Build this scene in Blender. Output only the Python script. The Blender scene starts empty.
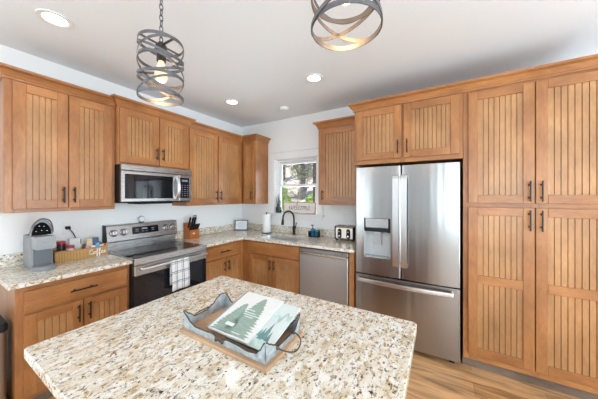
import bpy, bmesh, math, random
from mathutils import Vector, Matrix
random.seed(7)
PI = math.pi
SC = bpy.context.scene
COL = SC.collection

# ------------------------------------------------------------------ camera
cam_d = bpy.data.cameras.new('camera')
cam_d.sensor_width = 36.0
cam_d.lens = 238.34 / 598 * 36.0
cam_d.shift_y = -0.0061
cam_d.clip_start = 0.02
cam = bpy.data.objects.new('camera', cam_d)
cam.location = (2.979, -3.082, 1.482)
cam.rotation_euler = (PI / 2, 0, 0.5332)
COL.objects.link(cam)
SC.camera = cam

# ------------------------------------------------------------------ world, sun, daylight, exposure
SC.view_settings.view_transform = 'Standard'
SC.view_settings.look = 'None'
SC.view_settings.exposure = -0.06
SC.view_settings.gamma = 1.0
SC.view_settings.use_curve_mapping = False
SC.cycles.use_denoising = True
SC.cycles.max_bounces = 10
SC.cycles.diffuse_bounces = 5
SC.cycles.sample_clamp_indirect = 6.0

W = bpy.data.worlds.new('sky')
SC.world = W
W.use_nodes = True
wn, wl = W.node_tree.nodes, W.node_tree.links
bg = wn['Background']
sky = wn.new('ShaderNodeTexSky')
sky.sky_type = 'NISHITA'
sky.sun_disc = False
sky.sun_elevation = math.radians(48)
sky.sun_rotation = math.radians(250)
wl.new(sky.outputs[0], bg.inputs[0])
bg.inputs[1].default_value = 0.22

sun_d = bpy.data.lights.new('sun', 'SUN')
sun_d.energy = 5.0
sun_d.angle = math.radians(1.0)
sun_d.color = (1.0, 0.95, 0.86)
sun = bpy.data.objects.new('sun', sun_d)
sun.rotation_euler = (math.radians(38), 0, math.radians(-75))
COL.objects.link(sun)


def area(name, loc, rot, sx, sy, power, col=(1, 1, 1)):
    d = bpy.data.lights.new(name, 'AREA')
    d.shape = 'RECTANGLE'
    d.size, d.size_y = sx, sy
    d.energy = power
    d.color = col
    o = bpy.data.objects.new(name, d)
    o.location = loc
    o.rotation_euler = rot
    COL.objects.link(o)
    return o


# daylight at patio door and kitchen window; added fill in two unseen windows;
# all tilted up only to brighten the ceiling
UP = math.radians(25)
DAY = (0.74, 0.895, 1.0)
area('daylight_patio_door', (6.45, -2.5, 1.15), (PI / 2 + UP, 0, PI / 2), 2.5, 2.05, 210, DAY)
area('rear_fill_light', (4.75, -7.62, 1.45), (PI / 2 + UP, 0, 0), 2.2, 1.6, 160, DAY)  # added fill lamp behind the camera, brightens the back-wall cabinets
area('left_fill_light', (-0.16, -5.5, 1.45), (PI / 2 + UP, 0, -PI / 2), 2.1, 1.6, 135, DAY)  # added fill lamp out of view, lights the pantry side
area('daylight_kitchen_window', (1.09, 0.34, 1.5), (PI / 2 + UP, 0, PI), 0.9, 0.9, 26, DAY)

LAMP_W = 5.0


# ------------------------------------------------------------------ materials
def principled(name):
    m = bpy.data.materials.new(name)
    m.use_nodes = True
    n = m.node_tree
    return m, n.nodes, n.links, n.nodes['Principled BSDF']


def plain(name, col, rough=0.5, metal=0.0, bump=0.0, bscale=60.0, var=0.04, coat=0.0, trans=0.0, spec=0.5):
    m, N, L, b = principled(name)
    b.inputs['Roughness'].default_value = rough
    b.inputs['Metallic'].default_value = metal
    b.inputs['Specular IOR Level'].default_value = spec
    if coat:
        b.inputs['Coat Weight'].default_value = coat
    if trans:
        b.inputs['Transmission Weight'].default_value = trans
    tc = N.new('ShaderNodeTexCoord')
    nz = N.new('ShaderNodeTexNoise')
    nz.inputs['Scale'].default_value = bscale
    nz.inputs['Detail'].default_value = 3
    L.new(tc.outputs['Object'], nz.inputs['Vector'])
    r = N.new('ShaderNodeValToRGB')
    r.color_ramp.elements[0].position = 0.3
    r.color_ramp.elements[1].position = 0.7
    r.color_ramp.elements[0].color = tuple(max(0, c * (1 - var)) for c in col) + (1,)
    r.color_ramp.elements[1].color = tuple(min(1, c * (1 + var)) for c in col) + (1,)
    L.new(nz.outputs['Fac'], r.inputs['Fac'])
    L.new(r.outputs['Color'], b.inputs['Base Color'])
    if bump:
        bp = N.new('ShaderNodeBump')
        bp.inputs['Strength'].default_value = bump
        bp.inputs['Distance'].default_value = 0.002
        L.new(nz.outputs['Fac'], bp.inputs['Height'])
        L.new(bp.outputs['Normal'], b.inputs['Normal'])
    return m


def emission(name, col, strength):
    m, N, L, b = principled(name)
    b.inputs['Base Color'].default_value = (*col, 1)
    b.inputs['Emission Color'].default_value = (*col, 1)
    b.inputs['Emission Strength'].default_value = strength
    return m


def ramp(N, stops):
    r = N.new('ShaderNodeValToRGB')
    e = r.color_ramp.elements
    while len(e) < len(stops):
        e.new(0.5)
    for i, (p, c) in enumerate(stops):
        e[i].position = p
        e[i].color = (*c, 1) if len(c) == 3 else c
    return r


def wood(name, axis, dark, mid, light, rough=0.38, coat=0.25):
    m, N, L, b = principled(name)
    tc = N.new('ShaderNodeTexCoord')
    oi = N.new('ShaderNodeObjectInfo')
    add = N.new('ShaderNodeVectorMath')
    add.operation = 'ADD'
    sc = N.new('ShaderNodeVectorMath')
    sc.operation = 'SCALE'
    cmb = N.new('ShaderNodeCombineXYZ')
    for i in range(3):
        L.new(oi.outputs['Random'], cmb.inputs[i])
    L.new(cmb.outputs[0], sc.inputs[0])
    sc.inputs['Scale'].default_value = 13.0
    L.new(tc.outputs['Object'], add.inputs[0])
    L.new(sc.outputs[0], add.inputs[1])
    mp = N.new('ShaderNodeMapping')
    L.new(add.outputs[0], mp.inputs['Vector'])
    s = {'x': (0.3, 1, 1), 'y': (1, 0.3, 1), 'z': (1, 1, 0.3)}[axis]
    mp.inputs['Scale'].default_value = s
    n1 = N.new('ShaderNodeTexNoise')
    n1.inputs['Scale'].default_value = 8
    n1.inputs['Detail'].default_value = 5
    n1.inputs['Roughness'].default_value = 0.6
    n1.inputs['Distortion'].default_value = 0.7
    n2 = N.new('ShaderNodeTexNoise')
    n2.inputs['Scale'].default_value = 70
    n2.inputs['Detail'].default_value = 4
    n3 = N.new('ShaderNodeTexNoise')
    n3.inputs['Scale'].default_value = 3.2
    n3.inputs['Detail'].default_value = 2
    L.new(mp.outputs[0], n1.inputs['Vector'])
    L.new(mp.outputs[0], n2.inputs['Vector'])
    L.new(add.outputs[0], n3.inputs['Vector'])
    r1 = ramp(N, [(0.22, dark), (0.5, mid), (0.78, light)])
    L.new(n1.outputs['Fac'], r1.inputs['Fac'])
    r2 = ramp(N, [(0.3, (0.82, 0.8, 0.78)), (0.6, (1, 1, 1))])
    L.new(n2.outputs['Fac'], r2.inputs['Fac'])
    r3 = ramp(N, [(0.3, (0.80, 0.77, 0.72)), (0.7, (1.12, 1.10, 1.08))])
    L.new(n3.outputs['Fac'], r3.inputs['Fac'])
    mx = N.new('ShaderNodeMix')
    mx.data_type = 'RGBA'
    mx.blend_type = 'MULTIPLY'
    mx.inputs['Factor'].default_value = 0.8
    L.new(r1.outputs[0], mx.inputs[6])
    L.new(r2.outputs[0], mx.inputs[7])
    mx2 = N.new('ShaderNodeMix')
    mx2.data_type = 'RGBA'
    mx2.blend_type = 'MULTIPLY'
    mx2.inputs['Factor'].default_value = 1
    L.new(mx.outputs[2], mx2.inputs[6])
    L.new(r3.outputs[0], mx2.inputs[7])
    L.new(mx2.outputs[2], b.inputs['Base Color'])
    b.inputs['Roughness'].default_value = rough
    b.inputs['Coat Weight'].default_value = coat
    b.inputs['Coat Roughness'].default_value = 0.3
    return m


CD, CM, CL = (0.275, 0.101, 0.029), (0.40, 0.163, 0.050), (0.50, 0.232, 0.080)
WZ = wood('maple_vertical_grain', 'z', CD, CM, CL)
WX = wood('maple_grain_across', 'x', CD, CM, CL)
WY = wood('maple_grain_along', 'y', CD, CM, CL)
BEAD = wood('maple_beadboard', 'z', (0.345, 0.160, 0.058), (0.45, 0.222, 0.086), (0.54, 0.292, 0.122))


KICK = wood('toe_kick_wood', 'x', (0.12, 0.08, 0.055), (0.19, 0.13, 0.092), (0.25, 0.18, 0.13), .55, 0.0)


def granite_mat():
    m, N, L, b = principled('granite')
    tc = N.new('ShaderNodeTexCoord')
    mp = N.new('ShaderNodeMapping')
    mp.inputs['Scale'].default_value = (1.7, 0.95, 1.4)
    mp.inputs['Rotation'].default_value = (0, 0, 0.12)
    L.new(tc.outputs['Object'], mp.inputs['Vector'])

    def noise(sc, det, ro, dist=0.0):
        n = N.new('ShaderNodeTexNoise')
        n.inputs['Scale'].default_value = sc
        n.inputs['Detail'].default_value = det
        n.inputs['Roughness'].default_value = ro
        n.inputs['Distortion'].default_value = dist
        L.new(mp.outputs[0], n.inputs['Vector'])
        return n

    def mix(a, col, n, lo, hi):
        r = ramp(N, [(lo, (0, 0, 0)), (hi, (1, 1, 1))])
        L.new(n.outputs['Fac'], r.inputs['Fac'])
        x = N.new('ShaderNodeMix')
        x.data_type = 'RGBA'
        L.new(r.outputs[0], x.inputs['Factor'])
        L.new(a, x.inputs[6])
        x.inputs[7].default_value = (*col, 1)
        return x.outputs[2]
    r = ramp(N, [(0.30, (0.52, 0.40, 0.25)), (0.43, (0.69, 0.595, 0.45)), (0.56, (0.79, 0.74, 0.65))])
    L.new(noise(10, 6, 0.68, 0.4).outputs['Fac'], r.inputs['Fac'])
    c = r.outputs[0]
    c = mix(c, (0.84, 0.82, 0.77), noise(26, 4, 0.6), 0.50, 0.58)
    c = mix(c, (0.46, 0.32, 0.16), noise(33, 5, 0.7, 0.3), 0.56, 0.61)
    c = mix(c, (0.40, 0.37, 0.33), noise(41, 3, 0.6), 0.61, 0.65)
    c = mix(c, (0.17, 0.115, 0.065), noise(46, 5, 0.7, 0.3), 0.588, 0.618)
    c = mix(c, (0.045, 0.036, 0.03), noise(58, 4, 0.65, 0.3), 0.608, 0.635)
    L.new(c, b.inputs['Base Color'])
    b.inputs['Roughness'].default_value = 0.10
    return m


GRANITE = granite_mat()


def steel(name, col=(0.52, 0.52, 0.525), rough=0.27, axis='x', amt=0.05):
    m, N, L, b = principled(name)
    tc = N.new('ShaderNodeTexCoord')
    mp = N.new('ShaderNodeMapping')
    mp.inputs['Scale'].default_value = {'x': (2, 160, 160), 'y': (160, 2, 160), 'z': (160, 160, 2)}[axis]
    L.new(tc.outputs['Object'], mp.inputs['Vector'])
    n = N.new('ShaderNodeTexNoise')
    n.inputs['Scale'].default_value = 4
    n.inputs['Detail'].default_value = 3
    L.new(mp.outputs[0], n.inputs['Vector'])
    r = ramp(N, [(0.3, tuple(c * (1 - amt) for c in col)), (0.7, tuple(min(1, c * (1 + amt)) for c in col))])
    L.new(n.outputs['Fac'], r.inputs['Fac'])
    L.new(r.outputs[0], b.inputs['Base Color'])
    rr = N.new('ShaderNodeMapRange')
    rr.inputs['To Min'].default_value = rough - 0.05
    rr.inputs['To Max'].default_value = rough + 0.08
    L.new(n.outputs['Fac'], rr.inputs['Value'])
    L.new(rr.outputs[0], b.inputs['Roughness'])
    b.inputs['Metallic'].default_value = 1.0
    return m


STEEL_X = steel('brushed_steel_across', axis='x')
STEEL_Y = steel('brushed_steel_along', axis='y')


def fridge_mat():
    # rolled sheet steel: broad, shallow vertical waves that stretch reflections into streaks
    m, N, L, b = principled('fridge_steel')
    tc = N.new('ShaderNodeTexCoord')
    mp = N.new('ShaderNodeMapping')
    mp.inputs['Scale'].default_value = (1, 1, 0.06)
    L.new(tc.outputs['Object'], mp.inputs['Vector'])
    n = N.new('ShaderNodeTexNoise')
    n.inputs['Scale'].default_value = 11
    n.inputs['Detail'].default_value = 1
    L.new(mp.outputs[0], n.inputs['Vector'])
    bp = N.new('ShaderNodeBump')
    bp.inputs['Strength'].default_value = 0.22
    bp.inputs['Distance'].default_value = 0.02
    L.new(n.outputs['Fac'], bp.inputs['Height'])
    L.new(bp.outputs[0], b.inputs['Normal'])
    b.inputs['Base Color'].default_value = (0.375, 0.368, 0.362, 1)
    b.inputs['Metallic'].default_value = 1.0
    b.inputs['Roughness'].default_value = 0.28
    return m


STEEL_F = fridge_mat()
CHROME = plain('polished_steel', (0.72, 0.72, 0.73), 0.12, 1.0, var=0.02)
BRIGHT = plain('satin_bright_steel', (0.74, 0.74, 0.745), 0.32, 1.0, var=0.02)
BLACK_GLASS = plain('black_glass', (0.010, 0.011, 0.015), 0.05, 0.0)
BLACK = plain('black_plastic', (0.012, 0.012, 0.013), 0.45, spec=.25)
BLACK_MATTE = plain('black_matte', (0.016, 0.016, 0.017), 0.6, spec=.25)
BRONZE = plain('dark_bronze', (0.035, 0.028, 0.024), 0.38, 0.6)
WHITE_PLASTIC = plain('white_plastic', (0.80, 0.80, 0.79), 0.35, var=0.01)
WHITE_TRIM = plain('white_trim_paint', (0.84, 0.84, 0.84), 0.4, var=0.01)
WALL = plain('white_wall_paint', (0.87, 0.87, 0.865), 0.75, bump=0.05, bscale=180, var=0.01)
WALL_REAR = plain('dimmed_rear_wall', (0.36, 0.365, 0.37), 0.75, bump=0.05, bscale=180, var=0.01)  # unseen rear wall, toned down so the fridge reflects less white
CEIL = plain('ceiling_paint', (0.815, 0.85, 0.885), 0.85, bump=0.05, bscale=120, var=0.01)
LETTER_WHITE = plain('white_lettering', (0.85, 0.84, 0.82), 0.5)
LETTER_DARK = plain('dark_lettering', (0.05, 0.045, 0.05), 0.6)
LETTER_GREY = plain('grey_lettering', (0.30, 0.30, 0.32), 0.5)


def floor_mat():
    m, N, L, b = principled('floor_planks')
    tc = N.new('ShaderNodeTexCoord')
    br = N.new('ShaderNodeTexBrick')
    L.new(tc.outputs['Object'], br.inputs['Vector'])
    br.offset = 0.37
    br.inputs['Scale'].default_value = 1
    br.inputs['Brick Width'].default_value = 1.22
    br.inputs['Row Height'].default_value = 0.15
    br.inputs['Mortar Size'].default_value = 0.0015
    br.inputs['Color1'].default_value = (0.68, 0.395, 0.19, 1)
    br.inputs['Color2'].default_value = (0.46, 0.235, 0.095, 1)
    br.inputs['Mortar'].default_value = (0.22, 0.12, 0.06, 1)
    mp = N.new('ShaderNodeMapping')
    mp.inputs['Scale'].default_value = (0.12, 1, 1)
    L.new(tc.outputs['Object'], mp.inputs['Vector'])
    n = N.new('ShaderNodeTexNoise')
    n.inputs['Scale'].default_value = 18
    n.inputs['Detail'].default_value = 6
    n.inputs['Distortion'].default_value = 0.8
    L.new(mp.outputs[0], n.inputs['Vector'])
    r = ramp(N, [(0.32, (0.50, 0.42, 0.36)), (0.5, (1, 1, 1)), (0.66, (1.3, 1.25, 1.2))])
    L.new(n.outputs['Fac'], r.inputs['Fac'])
    mx = N.new('ShaderNodeMix')
    mx.data_type = 'RGBA'
    mx.blend_type = 'MULTIPLY'
    mx.inputs['Factor'].default_value = 1
    L.new(br.outputs['Color'], mx.inputs[6])
    L.new(r.outputs[0], mx.inputs[7])
    L.new(mx.outputs[2], b.inputs['Base Color'])
    b.inputs['Roughness'].default_value = 0.35
    return m


FLOOR = floor_mat()


def glass_mat():
    m, N, L, b = principled('window_glass')
    tr = N.new('ShaderNodeBsdfTransparent')
    gl = N.new('ShaderNodeBsdfGlossy')
    gl.inputs['Roughness'].default_value = 0.02
    fr = N.new('ShaderNodeFresnel')
    fr.inputs['IOR'].default_value = 1.45
    mx = N.new('ShaderNodeMixShader')
    L.new(fr.outputs[0], mx.inputs[0])
    L.new(tr.outputs[0], mx.inputs[1])
    L.new(gl.outputs[0], mx.inputs[2])
    L.new(mx.outputs[0], N['Material Output'].inputs['Surface'])
    return m


GLASS = glass_mat()


# ------------------------------------------------------------------ mesh builder
class MB:
    def __init__(self, tf=None):
        self.v, self.f, self.m, self.s = [], [], [], []
        self.tf = tf or (lambda a, b, c: (a, b, c))

    def _add(self, vs, fs, mi=0, smooth=False):
        o = len(self.v)
        self.v += [self.tf(*p) for p in vs]
        for f in fs:
            self.f.append([i + o for i in f])
            self.m.append(mi)
            self.s.append(smooth)

    def box(self, a0, a1, b0, b1, c0, c1, bev=0.0, mi=0):
        a0, a1 = min(a0, a1), max(a0, a1)
        b0, b1 = min(b0, b1), max(b0, b1)
        c0, c1 = min(c0, c1), max(c0, c1)
        bev = min(bev, (a1 - a0) * .45, (b1 - b0) * .45, (c1 - c0) * .45)
        if bev <= 0:
            vs = [(a, b, c) for a in (a0, a1) for b in (b0, b1) for c in (c0, c1)]
            fs = [(0, 1, 3, 2), (4, 6, 7, 5), (0, 4, 5, 1), (2, 3, 7, 6), (0, 2, 6, 4), (1, 5, 7, 3)]
            self._add(vs, fs, mi)
            return self
        vs, ix = [], {}
        A, B, Cc = (a0, a1), (b0, b1), (c0, c1)
        for i in (0, 1):
            for j in (0, 1):
                for k in (0, 1):
                    p = (A[i], B[j], Cc[k])
                    d = ((1, -1)[i] * bev, (1, -1)[j] * bev, (1, -1)[k] * bev)
                    for ax in range(3):
                        q = [p[t] + (0 if t == ax else d[t]) for t in range(3)]
                        ix[(i, j, k, ax)] = len(vs)
                        vs.append(tuple(q))
        fs = []
        for s in (0, 1):
            fs.append([ix[(s, j, k, 0)] for j, k in ((0, 0), (1, 0), (1, 1), (0, 1))])
            fs.append([ix[(i, s, k, 1)] for i, k in ((0, 0), (1, 0), (1, 1), (0, 1))])
            fs.append([ix[(i, j, s, 2)] for i, j in ((0, 0), (1, 0), (1, 1), (0, 1))])
        for s in (0, 1):
            for t in (0, 1):
                fs.append([ix[(s, t, 0, 0)], ix[(s, t, 1, 0)], ix[(s, t, 1, 1)], ix[(s, t, 0, 1)]])
                fs.append([ix[(s, 0, t, 0)], ix[(s, 1, t, 0)], ix[(s, 1, t, 2)], ix[(s, 0, t, 2)]])
                fs.append([ix[(0, s, t, 1)], ix[(1, s, t, 1)], ix[(1, s, t, 2)], ix[(0, s, t, 2)]])
        for i in (0, 1):
            for j in (0, 1):
                for k in (0, 1):
                    fs.append([ix[(i, j, k, 0)], ix[(i, j, k, 1)], ix[(i, j, k, 2)]])
        self._add(vs, fs, mi)
        return self

    def prism(self, pts, c0, c1, axis='c', mi=0, smooth=False, bev=0.0):
        """polygon pts extruded; axis names the extrusion axis (a, b or c)"""
        def P(p, q, t):
            return {'c': (p, q, t), 'b': (p, t, q), 'a': (t, p, q)}[axis]
        n = len(pts)
        if bev > 0:
            cx = sum(p[0] for p in pts) / n
            cy = sum(p[1] for p in pts) / n

            def inset(p):
                dx, dy = cx - p[0], cy - p[1]
                l = math.hypot(dx, dy) or 1
                return (p[0] + dx / l * bev * 1.2, p[1] + dy / l * bev * 1.2)
            ins = [inset(p) for p in pts]
            rings = [(ins, c0), (pts, c0 + bev), (pts, c1 - bev), (ins, c1)]
        else:
            rings = [(pts, c0), (pts, c1)]
        vs = [P(p[0], p[1], t) for ring, t in rings for p in ring]
        self._add(vs, [list(range(n))[::-1]], mi)
        o = len(self.v) - len(vs)
        for r in range(len(rings) - 1):
            for i in range(n):
                j = (i + 1) % n
                self.f.append([o + r * n + i, o + r * n + j, o + (r + 1) * n + j, o + (r + 1) * n + i])
                self.m.append(mi)
                self.s.append(smooth)
        self.f.append([o + (len(rings) - 1) * n + i for i in range(n)])
        self.m.append(mi)
        self.s.append(False)
        return self

    def lathe(self, prof, ctr=(0, 0), seg=24, mi=0, smooth=True, cap=True, axis='c', arc=None):
        """prof list of (r, t) about an axis through ctr"""
        def P(x, y, t):
            return {'c': (ctr[0] + x, ctr[1] + y, t), 'b': (ctr[0] + x, t, ctr[1] + y), 'a': (t, ctr[0] + x, ctr[1] + y)}[axis]
        vs, fs = [], []
        for r, t in prof:
            for i in range(seg):
                a = 2 * PI * i / seg
                vs.append(P(r * math.cos(a), r * math.sin(a), t))
        for k in range(len(prof) - 1):
            for i in range(seg):
                j = (i + 1) % seg
                fs.append([k * seg + i, k * seg + j, (k + 1) * seg + j, (k + 1) * seg + i])
        self._add(vs, fs, mi, smooth)
        if cap:
            o = len(self.v) - len(vs)
            self.f.append([o + i for i in range(seg)][::-1]); self.m.append(mi); self.s.append(False)
            self.f.append([o + (len(prof) - 1) * seg + i for i in range(seg)]); self.m.append(mi); self.s.append(False)
        return self

    def tube(self, pts, r, seg=8, mi=0, closed=False, rs=None):
        pts = [Vector(p) for p in pts]
        n = len(pts)
        up = None
        vs, fs = [], []
        for i, p in enumerate(pts):
            if closed:
                d = pts[(i + 1) % n] - pts[i - 1]
            else:
                d = pts[min(i + 1, n - 1)] - pts[max(i - 1, 0)]
            d = d.normalized() if d.length > 1e-9 else Vector((0, 0, 1))
            if up is None:
                up = d.orthogonal().normalized()
            up = (up - d * up.dot(d))
            up = up.normalized() if up.length > 1e-6 else d.orthogonal().normalized()
            q = d.cross(up)
            rr = rs[i] if rs else r
            for k in range(seg):
                a = 2 * PI * k / seg
                vs.append(tuple(p + (up * math.cos(a) + q * math.sin(a)) * rr))
        m = n if closed else n - 1
        for i in range(m):
            i2 = (i + 1) % n
            for k in range(seg):
                k2 = (k + 1) % seg
                fs.append([i * seg + k, i * seg + k2, i2 * seg + k2, i2 * seg + k])
        self._add(vs, fs, mi, True)
        if not closed:
            o = len(self.v) - len(vs)
            self.f.append([o + k for k in range(seg)][::-1]); self.m.append(mi); self.s.append(False)
            self.f.append([o + (n - 1) * seg + k for k in range(seg)]); self.m.append(mi); self.s.append(False)
        return self

    def strip(self, rows, mi=0, smooth=True, closed=False):
        """grid of points rows[i][j] as quads"""
        n, m = len(rows), len(rows[0])
        vs = [p for r in rows for p in r]
        fs = []
        for i in range(n - (0 if closed else 1)):
            i2 = (i + 1) % n
            for j in range(m - 1):
                fs.append([i * m + j, i * m + j + 1, i2 * m + j + 1, i2 * m + j])
        self._add(vs, fs, mi, smooth)
        return self

    def build(self, name, mats, parent=None, origin=(0, 0, 0), recalc=True):
        me = bpy.data.meshes.new(name)
        ox, oy, oz = origin
        me.from_pydata([(x - ox, y - oy, z - oz) for x, y, z in self.v], [], self.f)
        for mt in (mats if isinstance(mats, (list, tuple)) else [mats]):
            me.materials.append(mt)
        me.polygons.foreach_set('material_index', self.m)
        me.polygons.foreach_set('use_smooth', self.s)
        if recalc:
            bm = bmesh.new()
            bm.from_mesh(me)
            bmesh.ops.recalc_face_normals(bm, faces=bm.faces)
            bm.to_mesh(me)
            bm.free()
        if any(self.s):
            me.set_sharp_from_angle(angle=math.radians(38))
        me.update()
        o = bpy.data.objects.new(name, me)
        COL.objects.link(o)
        if parent is not None:
            o.parent = parent
        return o


def tag(o, label=None, cat=None, group=None, kind=None):
    if label: o['label'] = label
    if cat: o['category'] = cat
    if group: o['group'] = group
    if kind: o['kind'] = kind
    return o


def empty(name, loc, label, cat, group=None, rz=0.0):
    o = bpy.data.objects.new(name, None)
    o.empty_display_size = 0.05
    o.location = loc
    o.rotation_euler = (0, 0, rz)
    COL.objects.link(o)
    return tag(o, label, cat, group)


def smooth_path(pts, k=6, closed=False):
    P = [Vector(p) for p in pts]
    n = len(P)
    out = []
    for i in range(n if closed else n - 1):
        if closed:
            p0, p1, p2, p3 = P[i - 1], P[i], P[(i + 1) % n], P[(i + 2) % n]
        else:
            p0, p1, p2, p3 = P[max(i - 1, 0)], P[i], P[i + 1], P[min(i + 2, n - 1)]
        for j in range(k):
            t = j / k
            out.append(0.5 * ((2 * p1) + (-p0 + p2) * t + (2 * p0 - 5 * p1 + 4 * p2 - p3) * t * t + (-p0 + 3 * p1 - 3 * p2 + p3) * t ** 3))
    if not closed:
        out.append(P[-1])
    return [tuple(p) for p in out]


def rrect(x0, x1, y0, y1, r, k=5):
    pts = []
    for cx, cy, a0 in ((x1 - r, y1 - r, 0), (x0 + r, y1 - r, PI / 2), (x0 + r, y0 + r, PI), (x1 - r, y0 + r, 1.5 * PI)):
        for i in range(k + 1):
            a = a0 + PI / 2 * i / k
            pts.append((cx + r * math.cos(a), cy + r * math.sin(a)))
    return pts


LEFT = lambda u, w, z: (w, u, z)      # along the left wall: u = y, w = out from the wall
BACK = lambda u, w, z: (u, -w, z)     # along the back wall: u = x, w = out from the wall


def font_text(name, body, size, mat, parent, mtx, extrude=0.0008):
    c = bpy.data.curves.new(name, 'FONT')
    c.body = body
    c.size = size
    c.extrude = extrude
    c.align_x = 'CENTER'
    c.align_y = 'CENTER'
    t = bpy.data.objects.new(name, c)
    COL.objects.link(t)
    dg = bpy.context.evaluated_depsgraph_get()
    me = bpy.data.meshes.new_from_object(t.evaluated_get(dg))
    bpy.data.objects.remove(t)
    bpy.data.curves.remove(c)
    me.transform(mtx)
    me.materials.clear()
    me.materials.append(mat)
    o = bpy.data.objects.new(name, me)
    COL.objects.link(o)
    o.parent = parent
    return o


def basis(xa, ya, loc):
    x, y = Vector(xa).normalized(), Vector(ya).normalized()
    z = x.cross(y)
    m = Matrix((x, y, z)).transposed().to_4x4()
    m.translation = Vector(loc)
    return m


CURSIVE = {
    'e': (.75, [(0, .1), (.35, .4), (.6, .8), (.4, 1.0), (.15, .65), (.17, .25), (.4, 0), (.75, .12)]),
    'l': (.65, [(0, .1), (.4, .9), (.55, 1.9), (.36, 2.15), (.2, 1.6), (.2, .4), (.38, 0), (.65, .12)]),
    'w': (1.35, [(0, .1), (.12, .95), (.18, .3), (.38, 0), (.6, .35), (.65, .95), (.7, .3), (.9, 0), (1.1, .4), (1.13, .95), (1.35, .85)]),
    'c': (.75, [(0, .1), (.35, .8), (.55, .95), (.35, 1.0), (.13, .6), (.18, .15), (.42, 0), (.75, .12)]),
    'o': (.85, [(0, .1), (.18, .6), (.42, 1), (.16, .75), (.16, .25), (.4, 0), (.64, .3), (.6, .8), (.42, 1), (.6, .82), (.85, .88)]),
    'm': (1.25, [(0, .1), (.14, .95), (.18, 0), (.22, .55), (.42, .97), (.54, .75), (.55, 0), (.6, .55), (.8, .97), (.92, .75), (.95, .2), (1.05, 0), (1.25, .12)]),
    'f': (.7, [(0, .1), (.35, .8), (.58, 1.8), (.44, 2.15), (.3, 1.6), (.25, .3), (.24, -.8), (.38, -1.0), (.48, -.5), (.3, .1), (.7, .15)]),
    'C': (.95, [(.85, 1.55), (.7, 1.95), (.35, 1.75), (.05, 1.0), (.15, .25), (.5, 0), (.95, .12)]),
}


def cursive(name, word, width, mat, parent, fn, r):
    """script lettering as one drawn line; fn maps (s, t) on the face to a point"""
    pts, x = [], 0
    for ch in word:
        adv, ps = CURSIVE[ch]
        pts += [(x + p[0], p[1], 0) for p in (ps if not pts else ps[1:])]
        x += adv
    k = width / x
    pts = smooth_path([(p[0] * k, p[1] * k, 0) for p in pts], 4)
    m = MB()
    m.tube([fn(p[0], p[1]) for p in pts], r, 5)
    return m.build(name, mat, parent)


# ------------------------------------------------------------------ the room
H = 2.677


def struct(name, mb, mat, kind='structure'):
    return tag(mb.build(name, mat), kind=kind)


struct('floor', MB().box(-0.12, 6.4, -7.6, 0.14, -0.06, 0), FLOOR)
struct('ceiling', MB().box(-0.12, 6.4, -7.6, 0.14, H, H + 0.08), CEIL)
mb = MB()
mb.box(-0.12, 0, -4.4, 0.14, 0, H).box(-0.12, 0, -7.6, -6.6, 0, H).box(-0.12, 0, -6.6, -4.4, 0, 0.6).box(-0.12, 0, -6.6, -4.4, 2.3, H)
struct('wall_left', mb, WALL)
WX0, WX1, WZ0, WZ1 = 0.715, 1.46, 1.212, 2.05
mb = MB()
mb.box(0, WX0, 0, 0.14, 0, H).box(WX1, 6.4, 0, 0.14, 0, H).box(WX0, WX1, 0, 0.14, 0, WZ0).box(WX0, WX1, 0, 0.14, WZ1, H)
struct('wall_back', mb, WALL)
mb = MB()
mb.box(6.28, 6.4, -7.6, -3.8, 0, H).box(6.28, 6.4, -1.2, 0, 0, H).box(6.28, 6.4, -3.8, -1.2, 2.15, H)
struct('wall_right', mb, WALL)
mb = MB()
mb.box(0, 6.28, -7.6, -7.48, 0, 0.6).box(0, 6.28, -7.6, -7.48, 2.3, H)
for a, b in ((0, 3.6), (5.9, 6.28)):
    mb.box(a, b, -7.6, -7.48, 0.6, 2.3)
struct('wall_rear', mb, WALL_REAR)

# kitchen window: casing, stool, jambs and a single-hung sash
win = empty('window_1', (1.087, 0, WZ0), 'white single-hung window over the sink', 'window')
tag(win, kind='structure')
wo = (1.087, 0, WZ0)
m = MB()
m.box(WX0 - 0.10, WX0 - 0.004, -0.018, -0.0005, WZ0 - 0.002, WZ1 + 0.004, .003)
m.box(WX1 + 0.004, WX1 + 0.10, -0.018, -0.0005, WZ0 - 0.002, WZ1 + 0.004, .003)
m.box(WX0 - 0.11, WX1 + 0.11, -0.022, -0.0005, WZ1 + 0.004, WZ1 + 0.105, .003)
m.box(WX0 - 0.12, WX1 + 0.12, -0.032, -0.0005, WZ1 + 0.105, WZ1 + 0.128, .004)
m.build('casing', WHITE_TRIM, win, wo)
m = MB()
m.box(WX0 - 0.12, WX1 + 0.12, -0.045, -0.0005, WZ0 - 0.028, WZ0 - 0.003, .005)
m.box(WX0 + .001, WX1 - .001, -0.02, 0.138, WZ0 - 0.0, WZ0 + 0.003)
m.box(WX0 - 0.09, WX1 + 0.09, -0.016, -0.0005, WZ0 - 0.09, WZ0 - 0.028, .003)
m.build('stool', WHITE_TRIM, win, wo)
m = MB()
m.box(WX0 + .0005, WX0 + 0.03, 0.06, 0.135, WZ0 + .004, WZ1 - .001, .002)
m.box(WX1 - 0.03, WX1 - .0005, 0.06, 0.135, WZ0 + .004, WZ1 - .001, .002)
m.box(WX0 + 0.03, WX1 - 0.03, 0.06, 0.135, WZ1 - 0.03, WZ1 - .001, .002)
m.build('frame', WHITE_TRIM, win, wo)


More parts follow.
